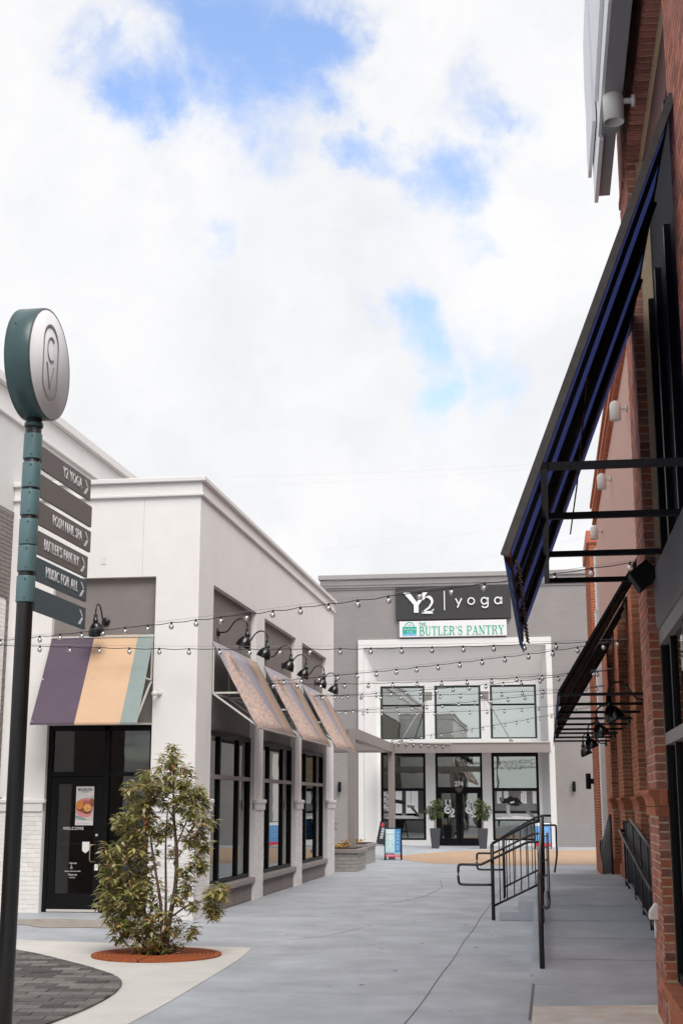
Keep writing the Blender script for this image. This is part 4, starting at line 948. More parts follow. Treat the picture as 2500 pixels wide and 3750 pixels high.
# ================================================================== AWNINGS OF THE WHITE SHOP
def awn_frame(mb, a, b, out, z_wall, z_mid, z_low, axis):
    pass
def shop_awning_front():
    x0, x1, yb, yt, zb, zt = -7.60,-5.955, YF-.77, YF-.01, 2.86, 4.26
    t = thing('awning', 'plum peach and sage striped awning above the cafe door', 'awning', ((x0+x1)/2,YF,2.86))
    for nm, a, b, m in (('canvas_stripe',0,.418,M_purple),('canvas_stripe',.418,.845,M_peach),('canvas_stripe',.845,1,M_teal)):
        p, q = x0+(x1-x0)*a, x0+(x1-x0)*b; mb = MB(); n = 10
        for i in range(n):
            def pt(x, k):
                f = k/n; return (x, yb+(yt-yb)*f, zb+(zt-zb)*f - .026*math.sin(math.pi*f)+.004*math.sin(9*x+5*f))
            mb.poly([pt(p,i), pt(q,i), pt(q,i+1), pt(p,i+1)])
        mb.box(p, q, yb-.008, yb+.012, zb-.025, zb)
        obj(nm, mb, m, t)
    f = MB()
    for x in (x0+.02, (x0+x1)/2, x1-.02):
        f.bar((x,yt,3.55),(x,yb+.38,3.55),.025,.025); f.bar((x,yt,3.55),(x,yb+.02,zb+.02),.025,.025); f.bar((x,yt-.01,zt-.05),(x,yt-.01,3.5),.025,.025)
    f.bar((x0,yb+.03,zb+.01),(x1,yb+.03,zb+.01),.03,.03); f.bar((x0,yt-.02,zt-.03),(x1,yt-.02,zt-.03),.03,.03)
    obj('frame', f, M_offmetal, t)
shop_awning_front()
def print_canvas():
    m = bpy.data.materials.new('printed_tree_canvas'); m.use_nodes = True; nt = m.node_tree; N, L = nt.nodes, nt.links; b = N['Principled BSDF']; b.inputs['Roughness'].default_value = .85
    uv = N.new('ShaderNodeUVMap'); sp = N.new('ShaderNodeSeparateXYZ'); L.new(uv.outputs[0], sp.inputs[0])
    def mt(op, a, c=None, d=None):
        n = N.new('ShaderNodeMath'); n.operation = op
        for i, v in enumerate((a, c, d)):
            if v is None: continue
            if isinstance(v, (int, float)): n.inputs[i].default_value = v
            else: L.new(v, n.inputs[i])
        return n.outputs[0]
    u, v = sp.outputs[0], sp.outputs[1]
    mp = N.new('ShaderNodeMapping'); mp.inputs['Scale'].default_value = (22, 15, 1); L.new(uv.outputs[0], mp.inputs[0])
    nz = N.new('ShaderNodeTexNoise'); nz.inputs['Scale'].default_value = 1.2; nz.inputs['Detail'].default_value = 3; L.new(mp.outputs[0], nz.inputs['Vector'])
    ad = N.new('ShaderNodeMix'); ad.data_type = 'RGBA'; ad.blend_type = 'ADD'; ad.inputs[0].default_value = 1.0; L.new(mp.outputs[0], ad.inputs[6]); L.new(nz.outputs['Color'], ad.inputs[7])
    vo = N.new('ShaderNodeTexVoronoi'); vo.feature = 'DISTANCE_TO_EDGE'; vo.inputs['Scale'].default_value = 1.0; L.new(ad.outputs[2], vo.inputs['Vector'])
    line = mt('LESS_THAN', vo.outputs['Distance'], .13)
    nz2 = N.new('ShaderNodeTexNoise'); nz2.inputs['Scale'].default_value = 14; nz2.inputs['Detail'].default_value = 3; L.new(uv.outputs[0], nz2.inputs['Vector'])
    # tree silhouette: wide low down, narrowing to the top, ragged
    lim = mt('ADD', mt('MULTIPLY', mt('POWER', mt('SUBTRACT', 1.02, v), .8), .60), mt('MULTIPLY', mt('SUBTRACT', nz2.outputs['Fac'], .5), .28))
    c_ = mt('ABSOLUTE', mt('SUBTRACT', u, .24)); inside = mt('MULTIPLY', mt('LESS_THAN', c_, mt('MULTIPLY', lim, .78)), mt('LESS_THAN', v, .93))
    solid = mt('MULTIPLY', mt('GREATER_THAN', nz2.outputs['Fac'], .66), .9)
    pr = mt('MULTIPLY', mt('MAXIMUM', line, solid), inside)
    st = mt('MULTIPLY', mt('GREATER_THAN', u, .74), mt('LESS_THAN', u, .965))
    tan = mt('MAXIMUM', pr, st)
    mx = N.new('ShaderNodeMix'); mx.data_type = 'RGBA'; L.new(tan, mx.inputs[0]); mx.inputs[6].default_value = (.30,.28,.315,1); mx.inputs[7].default_value = (.56,.38,.275,1)
    m2 = N.new('ShaderNodeMix'); m2.data_type = 'RGBA'; L.new(mt('GREATER_THAN', u, .965), m2.inputs[0]); L.new(mx.outputs[2], m2.inputs[6]); m2.inputs[7].default_value = (.30,.38,.355,1)
    L.new(m2.outputs[2], b.inputs['Base Color'])
    return m
M_print = print_canvas()
def shop_awning_side(y0, y1, label):
    xb, xt, zb, zt = XS+.77, XS+.01, 2.86, 4.25
    t = thing('awning', label, 'awning', (XS,(y0+y1)/2,zb), group='tree print awnings')
    mb = MB(); n = 8
    for i in range(n+1):
        f = i/n
        for y in (y0, y1): mb.v.append((xb+(xt-xb)*f, y, zb+(zt-zb)*f-.012*math.sin(math.pi*f)))
    for i in range(n): mb.f.append((2*i,2*i+1,2*i+3,2*i+2)); mb.sm.append(1)
    c = obj('canvas', mb, M_print, t); me = c.data; uvl = me.uv_layers.new(name='UVMap')
    for lp in me.loops:
        co = me.vertices[lp.vertex_index].co + root_loc(t); uvl.data[lp.index].uv = ((co.y-y0)/(y1-y0), (co.z-zb)/(zt-zb))
    c.modifiers.new('thickness','SOLIDIFY').thickness = .012
    f = MB(); n = 4
    for i in range(n):
        y = y0+.03+(y1-y0-.06)*i/(n-1)
        f.bar((XS+.01,y,3.42),(XS+.46,y,3.42),.028,.028); f.bar((XS+.01,y,3.42),(xb-.04,y,zb+.05),.028,.028); f.bar((XS+.02,y,4.2),(XS+.02,y,3.40),.022,.022)
    f.bar((xb-.02,y0+.01,zb+.01),(xb-.02,y1-.01,zb+.01),.028,.028); f.bar((XS+.03,y0+.01,3.42),(XS+.03,y1-.01,3.42),.025,.025); f.bar((XS+.03,y0+.01,zt-.06),(XS+.03,y1-.01,zt-.06),.025,.025)
    obj('frame', f, M_offmetal, t)
shop_awning_side(20.98,24.33,'tree print awning over the first alley window, nearest the corner')
shop_awning_side(25.03,28.38,'tree print awning over the middle alley window')
shop_awning_side(29.08,32.48,'tree print awning over the last alley window, next to the pergola')

# ================================================================== GOOSENECK LAMPS
def gooseneck(loc, rz, label, s=1.0):
    """arm leaves the wall along local -Y, shade hangs tilted below"""
    t = thing('gooseneck_lamp', label, 'wall lamp', loc, rz, group='black gooseneck barn lamps'); t.scale = (s,s,s)
    def o(nm, mb, m, p=t): return obj(nm, mb.mesh(nm), m, p)
    o('base_plate', MB().lathe([(0,-.045),(.05,-.045),(.065,-.03),(.065,0),(0,0)], (0,0,0), 18, 'Y'), M_blackgloss)
    pts = [(0,-.03,0),(0,-.10,0),(0,-.16,.01)] + [(0,-.16-.20*i/10-.0,.01+.20*sstep(i/10)) for i in range(1,8)]
    pts = [(0,-.03,0),(0,-.10,0),(0,-.155,.012),(0,-.20,.05),(0,-.24,.11),(0,-.285,.17),(0,-.34,.21),(0,-.40,.222),(0,-.455,.205),(0,-.495,.16),(0,-.51,.10),(0,-.51,.02)]
    o('arm', MB().tube(spline3(pts), .0125, 8), M_blackgloss)
    tilt = R(24); ca, sa = math.cos(tilt), math.sin(tilt)
    def rot(mb, c):
        c = Vector(c); mb.v = [tuple(c + Vector((p[0], p[1]*ca - p[2]*sa, p[1]*sa + p[2]*ca))) for p in mb.v]; return mb
    o('socket', MB().lathe([(.022,.05),(.03,.05),(.03,-.02),(.042,-.03),(.042,-.08),(.03,-.09)], (0,-.51,0), 16), M_blackgloss)
    prof = [(.035,-.0),(.06,-.025),(.095,-.07),(.118,-.125),(.128,-.185),(.130,-.20),(.122,-.198),(.112,-.13),(.085,-.07),(.03,-.03)]
    o('shade', rot(MB().lathe(prof, (0,0,0), 24), (0,-.51,-.07)), M_blackgloss)
    o('bulb', rot(MB().lathe([(0,-.03),(.02,-.05),(.032,-.09),(.025,-.13),(0,-.15)], (0,0,0), 12), (0,-.51,-.07)), M_letter)
    return t
def spline3(ctrl, per=4):
    out = []; n = len(ctrl)
    for i in range(n-1):
        p0, p1, p2, p3 = [Vector(ctrl[max(0, min(n-1, j))]) for j in (i-1, i, i+1, i+2)]
        for k in range(per):
            t = k/per; out.append(tuple(.5*((2*p1)+(p2-p0)*t+(2*p0-5*p1+4*p2-p3)*t*t+(3*p1-p0-3*p2+p3)*t**3)))
    out.append(tuple(ctrl[-1])); return out
G0 = gooseneck((-6.77,YF+.10,4.48), 0, 'black gooseneck lamp over the striped cafe awning')
def lamp_copy(loc, rz, label):
    c = copy_tree(G0); c.location = loc; c.rotation_euler = (0,0,rz); c['label'] = label; return c
ordn = ['first','second','third','fourth','fifth','sixth']
for i, y in enumerate((21.71,23.36,25.63,27.32,29.6,31.34)):
    lamp_copy((XS-.10,y,4.48), R(90), 'black gooseneck lamp on the alley side of the white shop, %s from the corner' % ordn[i])
for y, lab in ((17.2,'largest black gooseneck lamp on the brick wall, nearest the camera'),(21.4,'second gooseneck lamp along the red brick wall'),(26.1,'third gooseneck lamp along the red brick wall'),(29.9,'farthest and smallest gooseneck lamp on the red brick wall')):
    lamp_copy((1.30,y,2.96), R(-90), lab)
def floodlight():
    t = thing('security_light', 'small white floodlight on the white corner pier', 'flood light', (-5.83,YF,3.32))
    obj('mount', MB().lathe([(.032,-.05),(.032,0)], (-5.83,YF,3.35), 14, 'Y'), M_fixture, t); obj('arm', MB().tube([(-5.83,YF-.03,3.35),(-5.86,YF-.10,3.34)], .015, 8), M_fixture, t)
    obj('head', MB().lathe([(0,-.16),(.04,-.16),(.043,-.15),(.034,-.08),(.022,-.07),(0,-.07)], (-5.88,YF-.02,3.33), 14, 'Y'), M_fixture, t)
floodlight()

# ================================================================== RIGHT: NEAR BRICK BUILDING
NX = .83
def brick_col(c, z): return M_brickdark if rnd.random() < .78 else M_terra
def build_near_brick():
    t = thing('brick_building', 'near dark red brick storefront filling the right edge of frame', 'building', (1.2,9,0))
    k = .006
    core = MB(); core.box(NX+k,3.2,10.78+k,11.75,-.1,9.8); core.box(NX+k,3.2,-3,7.45,-.1,9.8); core.box(NX+k,3.2,7.45,10.78+k,7.05,9.8)
    core.box(1.05,3.2,7.45,10.78,5.72,7.05)
    for q in range(4): c_ = MB(); c_.v = core.v[8*q:8*q+8]; c_.f = core.f[:6]; c_.sm = [0]*6; obj('wall', c_, M_mortar, t)
    items = []
    # far pier: alley face, camera-facing return, plain courses above
    brick_face(items,'X',NX+k,10.78,11.75,.03,1.60,brick_col); brick_face(items,'Y',10.78+k,NX,NX+.085,.40,1.60,brick_col,half=False,l=.22)
    brick_face(items,'X',NX+k,10.78,11.75,1.80,5.2,brick_col); brick_face(items,'Y',10.78+k,NX,NX+.085,1.80,5.2,brick_col,half=False,l=.22)
    rest = []
    brick_face(rest,'X',NX+k,10.78,11.75,5.2,7.05,brick_col); brick_face(rest,'Y',10.78+k,NX,NX+.085,5.2,7.05,brick_col,half=False,l=.22)
    brick_face(rest,'X',NX+k,6.0,7.45,2.5,7.05,brick_col); brick_face(rest,'X',NX+k,5.5,11.75,7.12,9.75,brick_col)
    emit_bricks(items, t, near); emit_bricks(rest, t, near, limit=0)
    # moulded belt on the pier: rounded header course over a plain one
    hw = .075
    y = 10.76; n = 0
    while y < 11.75:
        b = min(y+hw-.008, 11.76)
        prof = [(NX+.02,1.80),(NX-.055,1.80),(NX-.065,1.785),(NX-.06,1.765),(NX-.04,1.745),(NX-.025,1.715),(NX-.02,1.675),(NX+.02,1.675)]
        obj('moulded_brick', MB().prism([(x,y,z) for x, z in prof], (0,b-y,0)), M_terra, t); obj('header_brick', B(NX-.018,NX+.02,y,b,1.602,1.667), M_terra, t); y += hw; n += 1
    obj('moulded_brick', B(NX+.021,NX+.085,10.755,10.79,1.675,1.80), M_terra, t, bevel=.01); obj('header_brick', B(NX+.021,NX+.085,10.765,10.79,1.602,1.667), M_terra, t)
    # dentil edge where the upper wall oversails the bay
    mb = MB(); y = 7.5
    while y < 11.7: mb.box(NX-.012,NX+.1,y,y+.06,7.04,7.11); y += .085
    obj('dentil_course', mb, M_brickdark, t, kind='stuff')
    obj('fanlight', B(1.0,1.049,7.45,10.779,5.721,6.55), mat('dim_slate_panel', (.03,.03,.037), .85, .1, spec=.1), t); obj('spandrel', B(.97,1.049,7.45,10.779,6.551,7.049), mat('mauve_brown_render', (.16,.085,.08), .85, .06), t)
    # bay: dark upper glazing behind the awning, stucco band, shop window, brick ledge
    u = MB()
    for y in (7.5,8.3,9.1,9.9,10.55): u.box(.94,1.04,y,y+.07,3.52,5.72)
    w = obj('upper_window', u, M_frame, t)
    for y in (7.57,8.37,9.17,9.97): obj('pane', B(.985,1.0,y,y+.73,3.52,5.72), mat('dim_slate_panel', (.03,.03,.037), .85, .1, spec=.1), w)
    obj('fascia_panel', MB().prism([(.88,7.45,3.02),(.88,10.60,3.02),(.88,10.68,3.06),(.88,10.72,3.14),(.88,10.72,3.50),(.88,7.45,3.50)], (.16,0,0)), mat('grey_render', (.25,.235,.225), .85, .04, 3, .15, 120), t, bevel=.015)
    obj('window_head', B(.90,1.02,7.45,10.77,2.90,3.015), M_taupemetal, t)
    f = MB(); f.box(.915,1.0,10.66,10.779,.40,2.90)
    for y in (10.05,9.1,8.1): f.box(.925,1.0,y,y+.08,.40,2.90)
    f.box(.92,1.0,7.45,10.66,.40,.47); sw = obj('shop_window', f, M_frame, t)
    obj('transom_bar', B(.905,1.01,7.45,10.66,2.13,2.22), M_taupemetal, sw)
    for a, b in ((10.13,10.66),(9.18,10.05),(8.18,9.1)):
        obj('pane', B(.95,.96,a,b,.47,2.13), M_glass_right, sw); obj('pane', B(.95,.96,a,b,2.22,2.90), M_glass_right, sw)
    cu = MB(); y = 7.6
    while y < 10.6: cu.tube([(1.12+.02*math.sin(y*40),y,.5),(1.12+.02*math.sin(y*40),y,2.88)], .03, 6); y += .055
    obj('curtain', cu, mat('grey_green_curtain', (.12,.13,.12), .8), t)
    obj('back_wall', B(1.2,1.25,7.45,10.7,.2,5.7), M_dark, t)
    obj('ledge_core', B(NX+.02,1.0,5,10.76,-.1,.30), M_mortar, t)
    y = 6.0
    while y < 10.74:
        b = min(y+.0677-.007, 10.76); obj('ledge_brick', B(NX-.02,1.0,y,b,.302,.385), M_terra, t); y += .0677
    li = []; brick_face(li,'X',NX+.02,6.0,10.76,.0,.30,lambda c,z: M_terra); emit_bricks(li, t, near, name='ledge_face_brick', limit=120, stuffname='ledge_brickwork')
build_near_brick()
def big_sign():
    t = thing('channel_sign', 'white raised wall sign projecting high on the near brick wall', 'sign', (.7,8,7))
    M_sw = mat('sign_white_face', (.80,.80,.81), .5, .02); M_sg = mat('sign_return_grey', (.30,.295,.31), .5, .05)
    obj('cabinet', B(.60,.735,3.5,10.15,7.0,9.6), M_sg, t); obj('cabinet', B(.62,.72,10.16,11.35,7.02,9.3), M_sg, t)
    obj('face', B(.575,.598,3.4,10.2,7.0,9.65), M_sw, t); obj('face', B(.585,.618,10.21,11.40,6.98,9.35), M_sw, t)
    obj('raised_letter', MB().prism([(.545,10.4,7.25),(.545,11.55,7.3),(.545,11.62,7.55),(.545,11.5,7.9),(.545,11.58,8.2),(.545,11.45,8.6),(.545,10.4,8.7)], (.03,0,0)), M_sw, t)
    obj('raised_letter', MB().prism([(.545,8.4,7.3),(.545,10.0,7.2),(.545,10.1,8.5),(.545,8.5,8.6)], (.028,0,0)), M_sw, t)
    for y in (5,7,9,11): obj('standoff', MB().tube([(.70,y,8.0),(NX+.01,y,8.0)], .02, 8), M_black, t)
big_sign()
def cyl_light(x, y, z, label, s=1.0):
    t = thing('cylinder_light', label, 'wall light', (x,y,z), group='white cylinder down lights')
    def rr(v): return v*s
    obj('wall_plate', MB().lathe([(rr(.06),-rr(.035)),(rr(.065),0)], (x,y,z), 16, 'X'), M_fixture, t)
    obj('arm', MB().tube([(x-.02*s,y,z),(x-.13*s,y,z)], rr(.03), 10), M_fixture, t)
    obj('housing', MB().lathe([(0,.17*s),(.045*s,.165*s),(.08*s,.14*s),(.1*s,.10*s),(.105*s,.06*s),(.105*s,-.21*s),(.095*s,-.21*s),(.085*s,-.10*s),(0,-.09*s)], (x-.22*s,y,z-.02*s), 22), M_fixture, t)
cyl_light(NX-.004,9.56,6.95,'largest white cylinder light, under the white sign on near brick',.74)
for y, z, lab in ((18.8,7.22,'white cylinder light on pink brick, nearest of three behind the blue awning'),(23.7,7.35,'middle white cylinder light on the pink brick wall'),(27.9,7.25,'farthest white cylinder light on the pink brick wall')):
    cyl_light(1.296,y,z,lab,.76)
def speaker():
    t = thing('loudspeaker', 'black angled loudspeaker hung on the near brick pier', 'loudspeaker', (.80,10.8,3.4))
    c = Vector((.80,10.65,3.44)); ax = R(38)
    def rp(x, z): return (c.x + x*math.cos(ax)-z*math.sin(ax), c.z + x*math.sin(ax)+z*math.cos(ax))
    q = [rp(-.10,-.075), rp(.10,-.075), rp(.085,.085), rp(-.085,.085)]
    obj('cabinet', MB().prism([(x,10.52,z) for x, z in q], (0,.24,0)), M_speaker, t, bevel=.008)
    q = [rp(-.09,-.065), rp(.09,-.065), rp(.075,.075), rp(-.075,.075)]
    obj('grille', MB().prism([(x,10.514,z) for x, z in q], (0,.005,0)), mat('speaker_grille', (.012,.012,.012), .9), t)
    obj('bracket', MB().bar((.80,10.64,3.5),(.9,10.72,3.5),.03,.03), M_black, t)
speaker()
def outlet():
    t = thing('outlet_cover', 'small white outlet hood with conduit low on the brick pier', 'outlet', (NX,11.3,.8))
    obj('hood', MB().prism([(NX+.005,11.22,.80),(NX+.005,11.22,.92),(NX-.02,11.22,.92),(NX-.065,11.22,.86),(NX-.07,11.22,.80)], (0,.12,0)), M_fixture, t, bevel=.008)
    obj('conduit', MB().tube([(NX-.02,11.28,.80),(NX-.02,11.28,.66)], .012, 8), M_fixture, t)
outlet()
# near blue awning, seen from below
def blue_awning():
    y0, y1, zt, xf, zf = 7.2, 11.1, 5.66, -.17, 3.04
    t = thing('awning', 'large navy striped awning seen from below, jutting from near brick wall', 'awning', (NX,9.2,zf))
    n = 11; w = (y1-y0)/n
    for i in range(n):
        a, b = y0+i*w, y0+(i+1)*w; mb = MB()
        mb.prism([(NX,a,zt),(NX,b,zt),(xf,b,zf),(xf,a,zf)], (.006,0,.010)); obj('canvas_stripe', mb, M_navy if i % 2 == 0 else M_inkcloth, t)
    e = MB(); e.bar((NX,y0-.012,zt),(xf-.02,y0-.012,zf-.03),.045,.05,(0,1,0)); obj('edge_rail', e, mat('weathered_grey_steel', (.085,.08,.075), .5, .2, 20), t)
    e = MB(); e.bar((xf-.005,y0-.03,zf-.02),(xf-.005,y1+.02,zf-.02),.04,.04); obj('front_rail', e, mat('rust_edge', (.12,.05,.03), .7, .4, 20), t)
    # valance panels, light and dark blue
    m = 13; w = (y1-y0+.04)/m
    for i in range(m):
        a, b = y0-.02+i*w, y0-.02+(i+1)*w; dz = .13+rnd.uniform(-.006,.006)
        obj('valance', MB().prism([(xf-.026,a,zf),(xf-.026,b,zf),(xf-.022,b,zf-.06),(xf+.012,b+.0,zf-dz),(xf+.012,a,zf-dz),(xf-.022,a,zf-.06)], (.005,0,0)), M_blue if i % 2 == 0 else M_paleblue, t)
    f = MB(); zs = 3.5; yy = (7.2,8.52,9.88,11.1)
    obj('long_bar', MB().bar((.035,7.17,zs),(.05,11.13,zs),.04,.04), M_black, t)
    for y in yy: obj('strut', MB().bar((.06,y,zs),(.95,y,zs),.04,.04), mat('scuffed_black_steel', (.010,.010,.013), .5, .4, 40, spec=.15), t)
    obj('wall_bar', MB().bar((NX-.03,y0,zt-.04),(NX-.03,y1,zt-.04),.04,.04), M_black, t)
    for y in (8.52,9.88): obj('rafter', MB().bar((NX,y,zt-.04),(xf+.02,y,zf-.04),.035,.035), M_black, t)
    obj('lacing_cord', MB().tube([(xf+.05+.012*((i%2)*2-1),7.25+i*.11,zf-.05-.03*(i%2)) for i in range(35)], .006, 5), mat('tan_cord', (.18,.13,.09), .9), t)
    obj('pull_wire', MB().tube([(.33,8.2,4.33),(.28,9.6,3.95),(.25,10.9,3.85)], .006, 5), mat('rust_edge', (.12,.05,.03)), t)
blue_awning()

# ================================================================== RIGHT: SECOND BRICK BUILDING WITH PIERS
WX = 1.30
def build_pier_building():
    t = thing('brick_building', 'pink and red brick shop with piers and black awnings along the ramp', 'building', (2,22,0))
    k = .006; bays = [(16.2,19.98),(21.38,24.05),(25.71,28.32)]
    m_up = bpy.data.materials.new('pink_brickwork'); m_up.use_nodes = True
    nt = m_up.node_tree; N, L = nt.nodes, nt.links; b = N['Principled BSDF']; b.inputs['Roughness'].default_value = .85
    g = N.new('ShaderNodeNewGeometry'); sx = N.new('ShaderNodeSeparateXYZ'); cx = N.new('ShaderNodeCombineXYZ'); L.new(g.outputs['Position'], sx.inputs[0]); L.new(sx.outputs[1], cx.inputs[0]); L.new(sx.outputs[2], cx.inputs[1])
    br = N.new('ShaderNodeTexBrick'); br.inputs['Scale'].default_value = 1; br.inputs['Brick Width'].default_value = .2095; br.inputs['Row Height'].default_value = .0677; br.inputs['Mortar Size'].default_value = .006
    br.inputs['Color1'].default_value = (.62,.35,.275,1); br.inputs['Color2'].default_value = (.58,.32,.25,1); br.inputs['Mortar'].default_value = (.60,.45,.38,1); L.new(cx.outputs[0], br.inputs['Vector']); L.new(br.outputs['Color'], b.inputs['Base Color'])
    bp = N.new('ShaderNodeBump'); bp.invert = True; bp.inputs['Strength'].default_value = .6; bp.inputs['Distance'].default_value = .01; L.new(br.outputs['Fac'], bp.inputs['Height']); L.new(bp.outputs[0], b.inputs['Normal'])
    w = MB(); w.box(WX,5,11.76,31.0,4.9,8.05); obj('upper_wall', w, m_up, t)
    lo = MB(); ys = [11.76] + [v for q in bays for v in q] + [31.0]
    for i in range(0, len(ys), 2): lo.box(WX+k,5,ys[i]+(k if i else 0),ys[i+1],-.1,4.899)
    for q in range(len(lo.v)//8): c_ = MB(); c_.v = lo.v[8*q:8*q+8]; c_.f = lo.f[:6]; c_.sm = [0]*6; obj('wall', c_, M_mortar, t)
    obj('cornice', B(WX-.06,5,11.76,31.0,8.051,8.18), m_up, t); obj('cornice', B(WX-.10,5,11.76,31.05,8.181,8.30), M_terra, t); obj('cornice', B(WX-.05,5,11.76,31.0,8.301,8.42), m_up, t)
    mb = MB(); y = 13
    while y < 31: mb.box(WX-.085,WX,y,y+.05,8.0,8.05); y += .11
    obj('dentil_course', mb, M_terra, t, kind='stuff')
    obj('parapet_cap', B(WX-.12,5,11.76,31.1,8.421,8.50), M_terra, t)
    # pier bricks
    col = lambda c, z: M_brick if rnd.random() < .8 else M_terra
    items = []; rest = []
    for a, b_ in ((19.98,21.38),(24.05,25.71),(28.32,29.6)):
        brick_face(items,'Y',a+k,WX,WX+.33,.0,1.575,col); brick_face(items,'Y',a+k,WX,WX+.33,1.79,4.85,col)
        brick_face(rest,'X',WX+k,a,b_,.0,1.575,col); brick_face(rest,'X',WX+k,a,b_,1.79,4.85,col)
        # moulded belt
        prof = [(WX+.35,1.79),(WX-.05,1.79),(WX-.06,1.77),(WX-.055,1.75),(WX-.035,1.725),(WX-.022,1.69),(WX-.018,1.655),(WX+.35,1.655)]
        obj('moulded_belt', MB().prism([(x,a-.015,z) for x, z in prof], (0,b_-a+.03,0)), M_terra, t); obj('header_belt', B(WX-.017,WX+.35,a-.012,b_+.012,1.578,1.652), M_terra, t)
        obj('plinth', B(WX-.04,WX+.34,a-.035,b_+.03,-.05,.62), M_terra, t, bevel=.008)
    brick_face(rest,'X',WX+k,13.0,16.2,.0,4.85,col); brick_face(rest,'X',WX+k,29.6,31.0,0,4.85,col)
    emit_bricks(items, t, near); emit_bricks(rest, t, near, limit=0)
    for a, b_ in bays:
        f = MB(); x = WX+.30
        for y in (a+.02, a+(b_-a)*.33, a+(b_-a)*.66, b_-.09): f.box(x-.05,x+.05,y,y+.07,.3,4.85)
        f.box(x-.05,x+.05,a,b_,3.0,3.1); f.box(x-.05,x+.05,a,b_,.3,.4); wn = obj('shop_window', f, M_frame, t)
        for i in range(3):
            p, q = a+.09+(b_-a)*.33*i, a+(b_-a)*.33*(i+1); obj('pane', B(x-.008,x+.008,p,q,.4,3.0), M_glass_right, wn); obj('pane', B(x-.008,x+.008,p,q,3.1,4.85), M_glass_right, wn)
        obj('back_wall', B(WX+.9,WX+.95,a,b_,0,4.9), M_dark, t); obj('sill', B(WX+.1,WX+.34,a+.013,b_,.0,.3), M_terra, t)
build_pier_building()
def white_pilaster():
    t = thing('stepped_pilaster', 'bright white stepped pilaster between the brick buildings', 'pilaster', (1.25,30.2,0))
    m = mat('bright_white_paint', (.86,.86,.85), .7, .03)
    obj('shaft', B(1.20,1.9,31.1,31.9,0,5.6), m, t); obj('shaft', B(1.225,1.9,31.1,31.9,5.601,6.05), m, t, bevel=.01); obj('shaft', B(1.26,1.9,31.1,31.9,6.051,7.5), m, t)
    obj('coping', B(1.19,1.9,31.08,31.92,5.56,5.6), m, t); obj('coping', B(1.215,1.9,31.08,31.92,6.01,6.05), m, t)
white_pilaster()
def far_brick():
    t = thing('brick_building', 'orange red brick corner with flat cap standing before the grey studio', 'building', (2.5,36,0))
    X, Y0, Y1, k = 1.20, 33.2, 36.6, .006
    obj('wall', B(X+k,6,Y0+k,Y1,-.1,8.0), M_mortar, t)
    orb = mat('orange_brick', (.40,.115,.05), .85, .15, 20, .3, 90, island=.16); col = lambda c,z: orb
    items = []; brick_face(items,'Y',Y0+k,X,X+.75,0,8.0,col); rest = []; brick_face(rest,'X',X+k,Y0,Y1,0,8.0,col)
    emit_bricks(items, t, lambda it: it[1][2]); emit_bricks(rest, t, near, limit=0)
    obj('cap', B(X-.06,6,Y0-.06,Y1+.06,8.001,8.32), mat('orange_metal_cap', (.50,.13,.07), .5), t, bevel=.02)
far_brick()
sconce(1.06,36.2,2.25,'X','large black cylinder wall light on the orange brick corner')
def black_awning(y0, y1, label):
    xf, zf, zt = .17, 2.98, 4.80
    t = thing('awning', label, 'awning', (WX,(y0+y1)/2,zf), group='black awnings over the ramp')
    n = 9; w = (y1-y0)/n
    for i in range(n):
        a, b = y0+i*w, y0+(i+1)*w; obj('canvas_stripe', MB().prism([(WX,a,zt),(WX,b,zt),(xf,b,zf),(xf,a,zf)], (.006,0,.010)), M_inkcloth if i % 2 == 0 else M_navydark, t)
    obj('edge_rail', MB().bar((WX,y0-.01,zt),(xf,y0-.01,zf),.03,.05,(0,1,0)), M_black, t)
    for f in (.3,.62): obj('rafter', MB().bar((WX,y0+(y1-y0)*f,zt-.04),(xf+.03,y0+(y1-y0)*f,zf-.03),.04,.04,(0,1,0)), mat('worn_rafter', (.11,.075,.06), .5, .5, 8), t)
    for i in range(6):
        a, b = y0+(y1-y0)*i/6, y0+(y1-y0)*(i+1)/6
        obj('valance', B(xf-.02,xf-.012,a,b,zf-.13,zf), M_blue if i % 2 == 0 else M_paleblue, t)
    obj('front_rail', MB().bar((xf,y0,zf-.02),(xf,y1,zf-.02),.03,.03), M_black, t)
    for i in range(3):
        y = y0+.03+(y1-y0-.06)*i/2; obj('strut', MB().bar((xf,y,2.95),(WX+.02,y,2.95),.035,.035), M_black, t)
M_navydark = mat('ink_navy_canvas', (.008,.009,.022), .9, .1, 30)
for _m, _c in ((M_navy,(.34,.40,.72,1)),(M_blue,(.05,.2,.6,1)),(M_paleblue,(.2,.28,.45,1))):
    _N, _L = _m.node_tree.nodes, _m.node_tree.links; _t = _N.new('ShaderNodeBsdfTranslucent'); _t.inputs[0].default_value = _c; _x = _N.new('ShaderNodeMixShader'); _x.inputs[0].default_value = .5
    _L.new(_N['Principled BSDF'].outputs[0], _x.inputs[1]); _L.new(_t.outputs[0], _x.inputs[2]); _L.new(_x.outputs[0], _N['Material Output'].inputs[0])
black_awning(16.1,19.4,'black awning over the ramp, nearest of three')
black_awning(20.8,23.9,'middle one of the three black awnings')
black_awning(25.2,28.5,'farthest of the three black awnings, before the white pilaster')

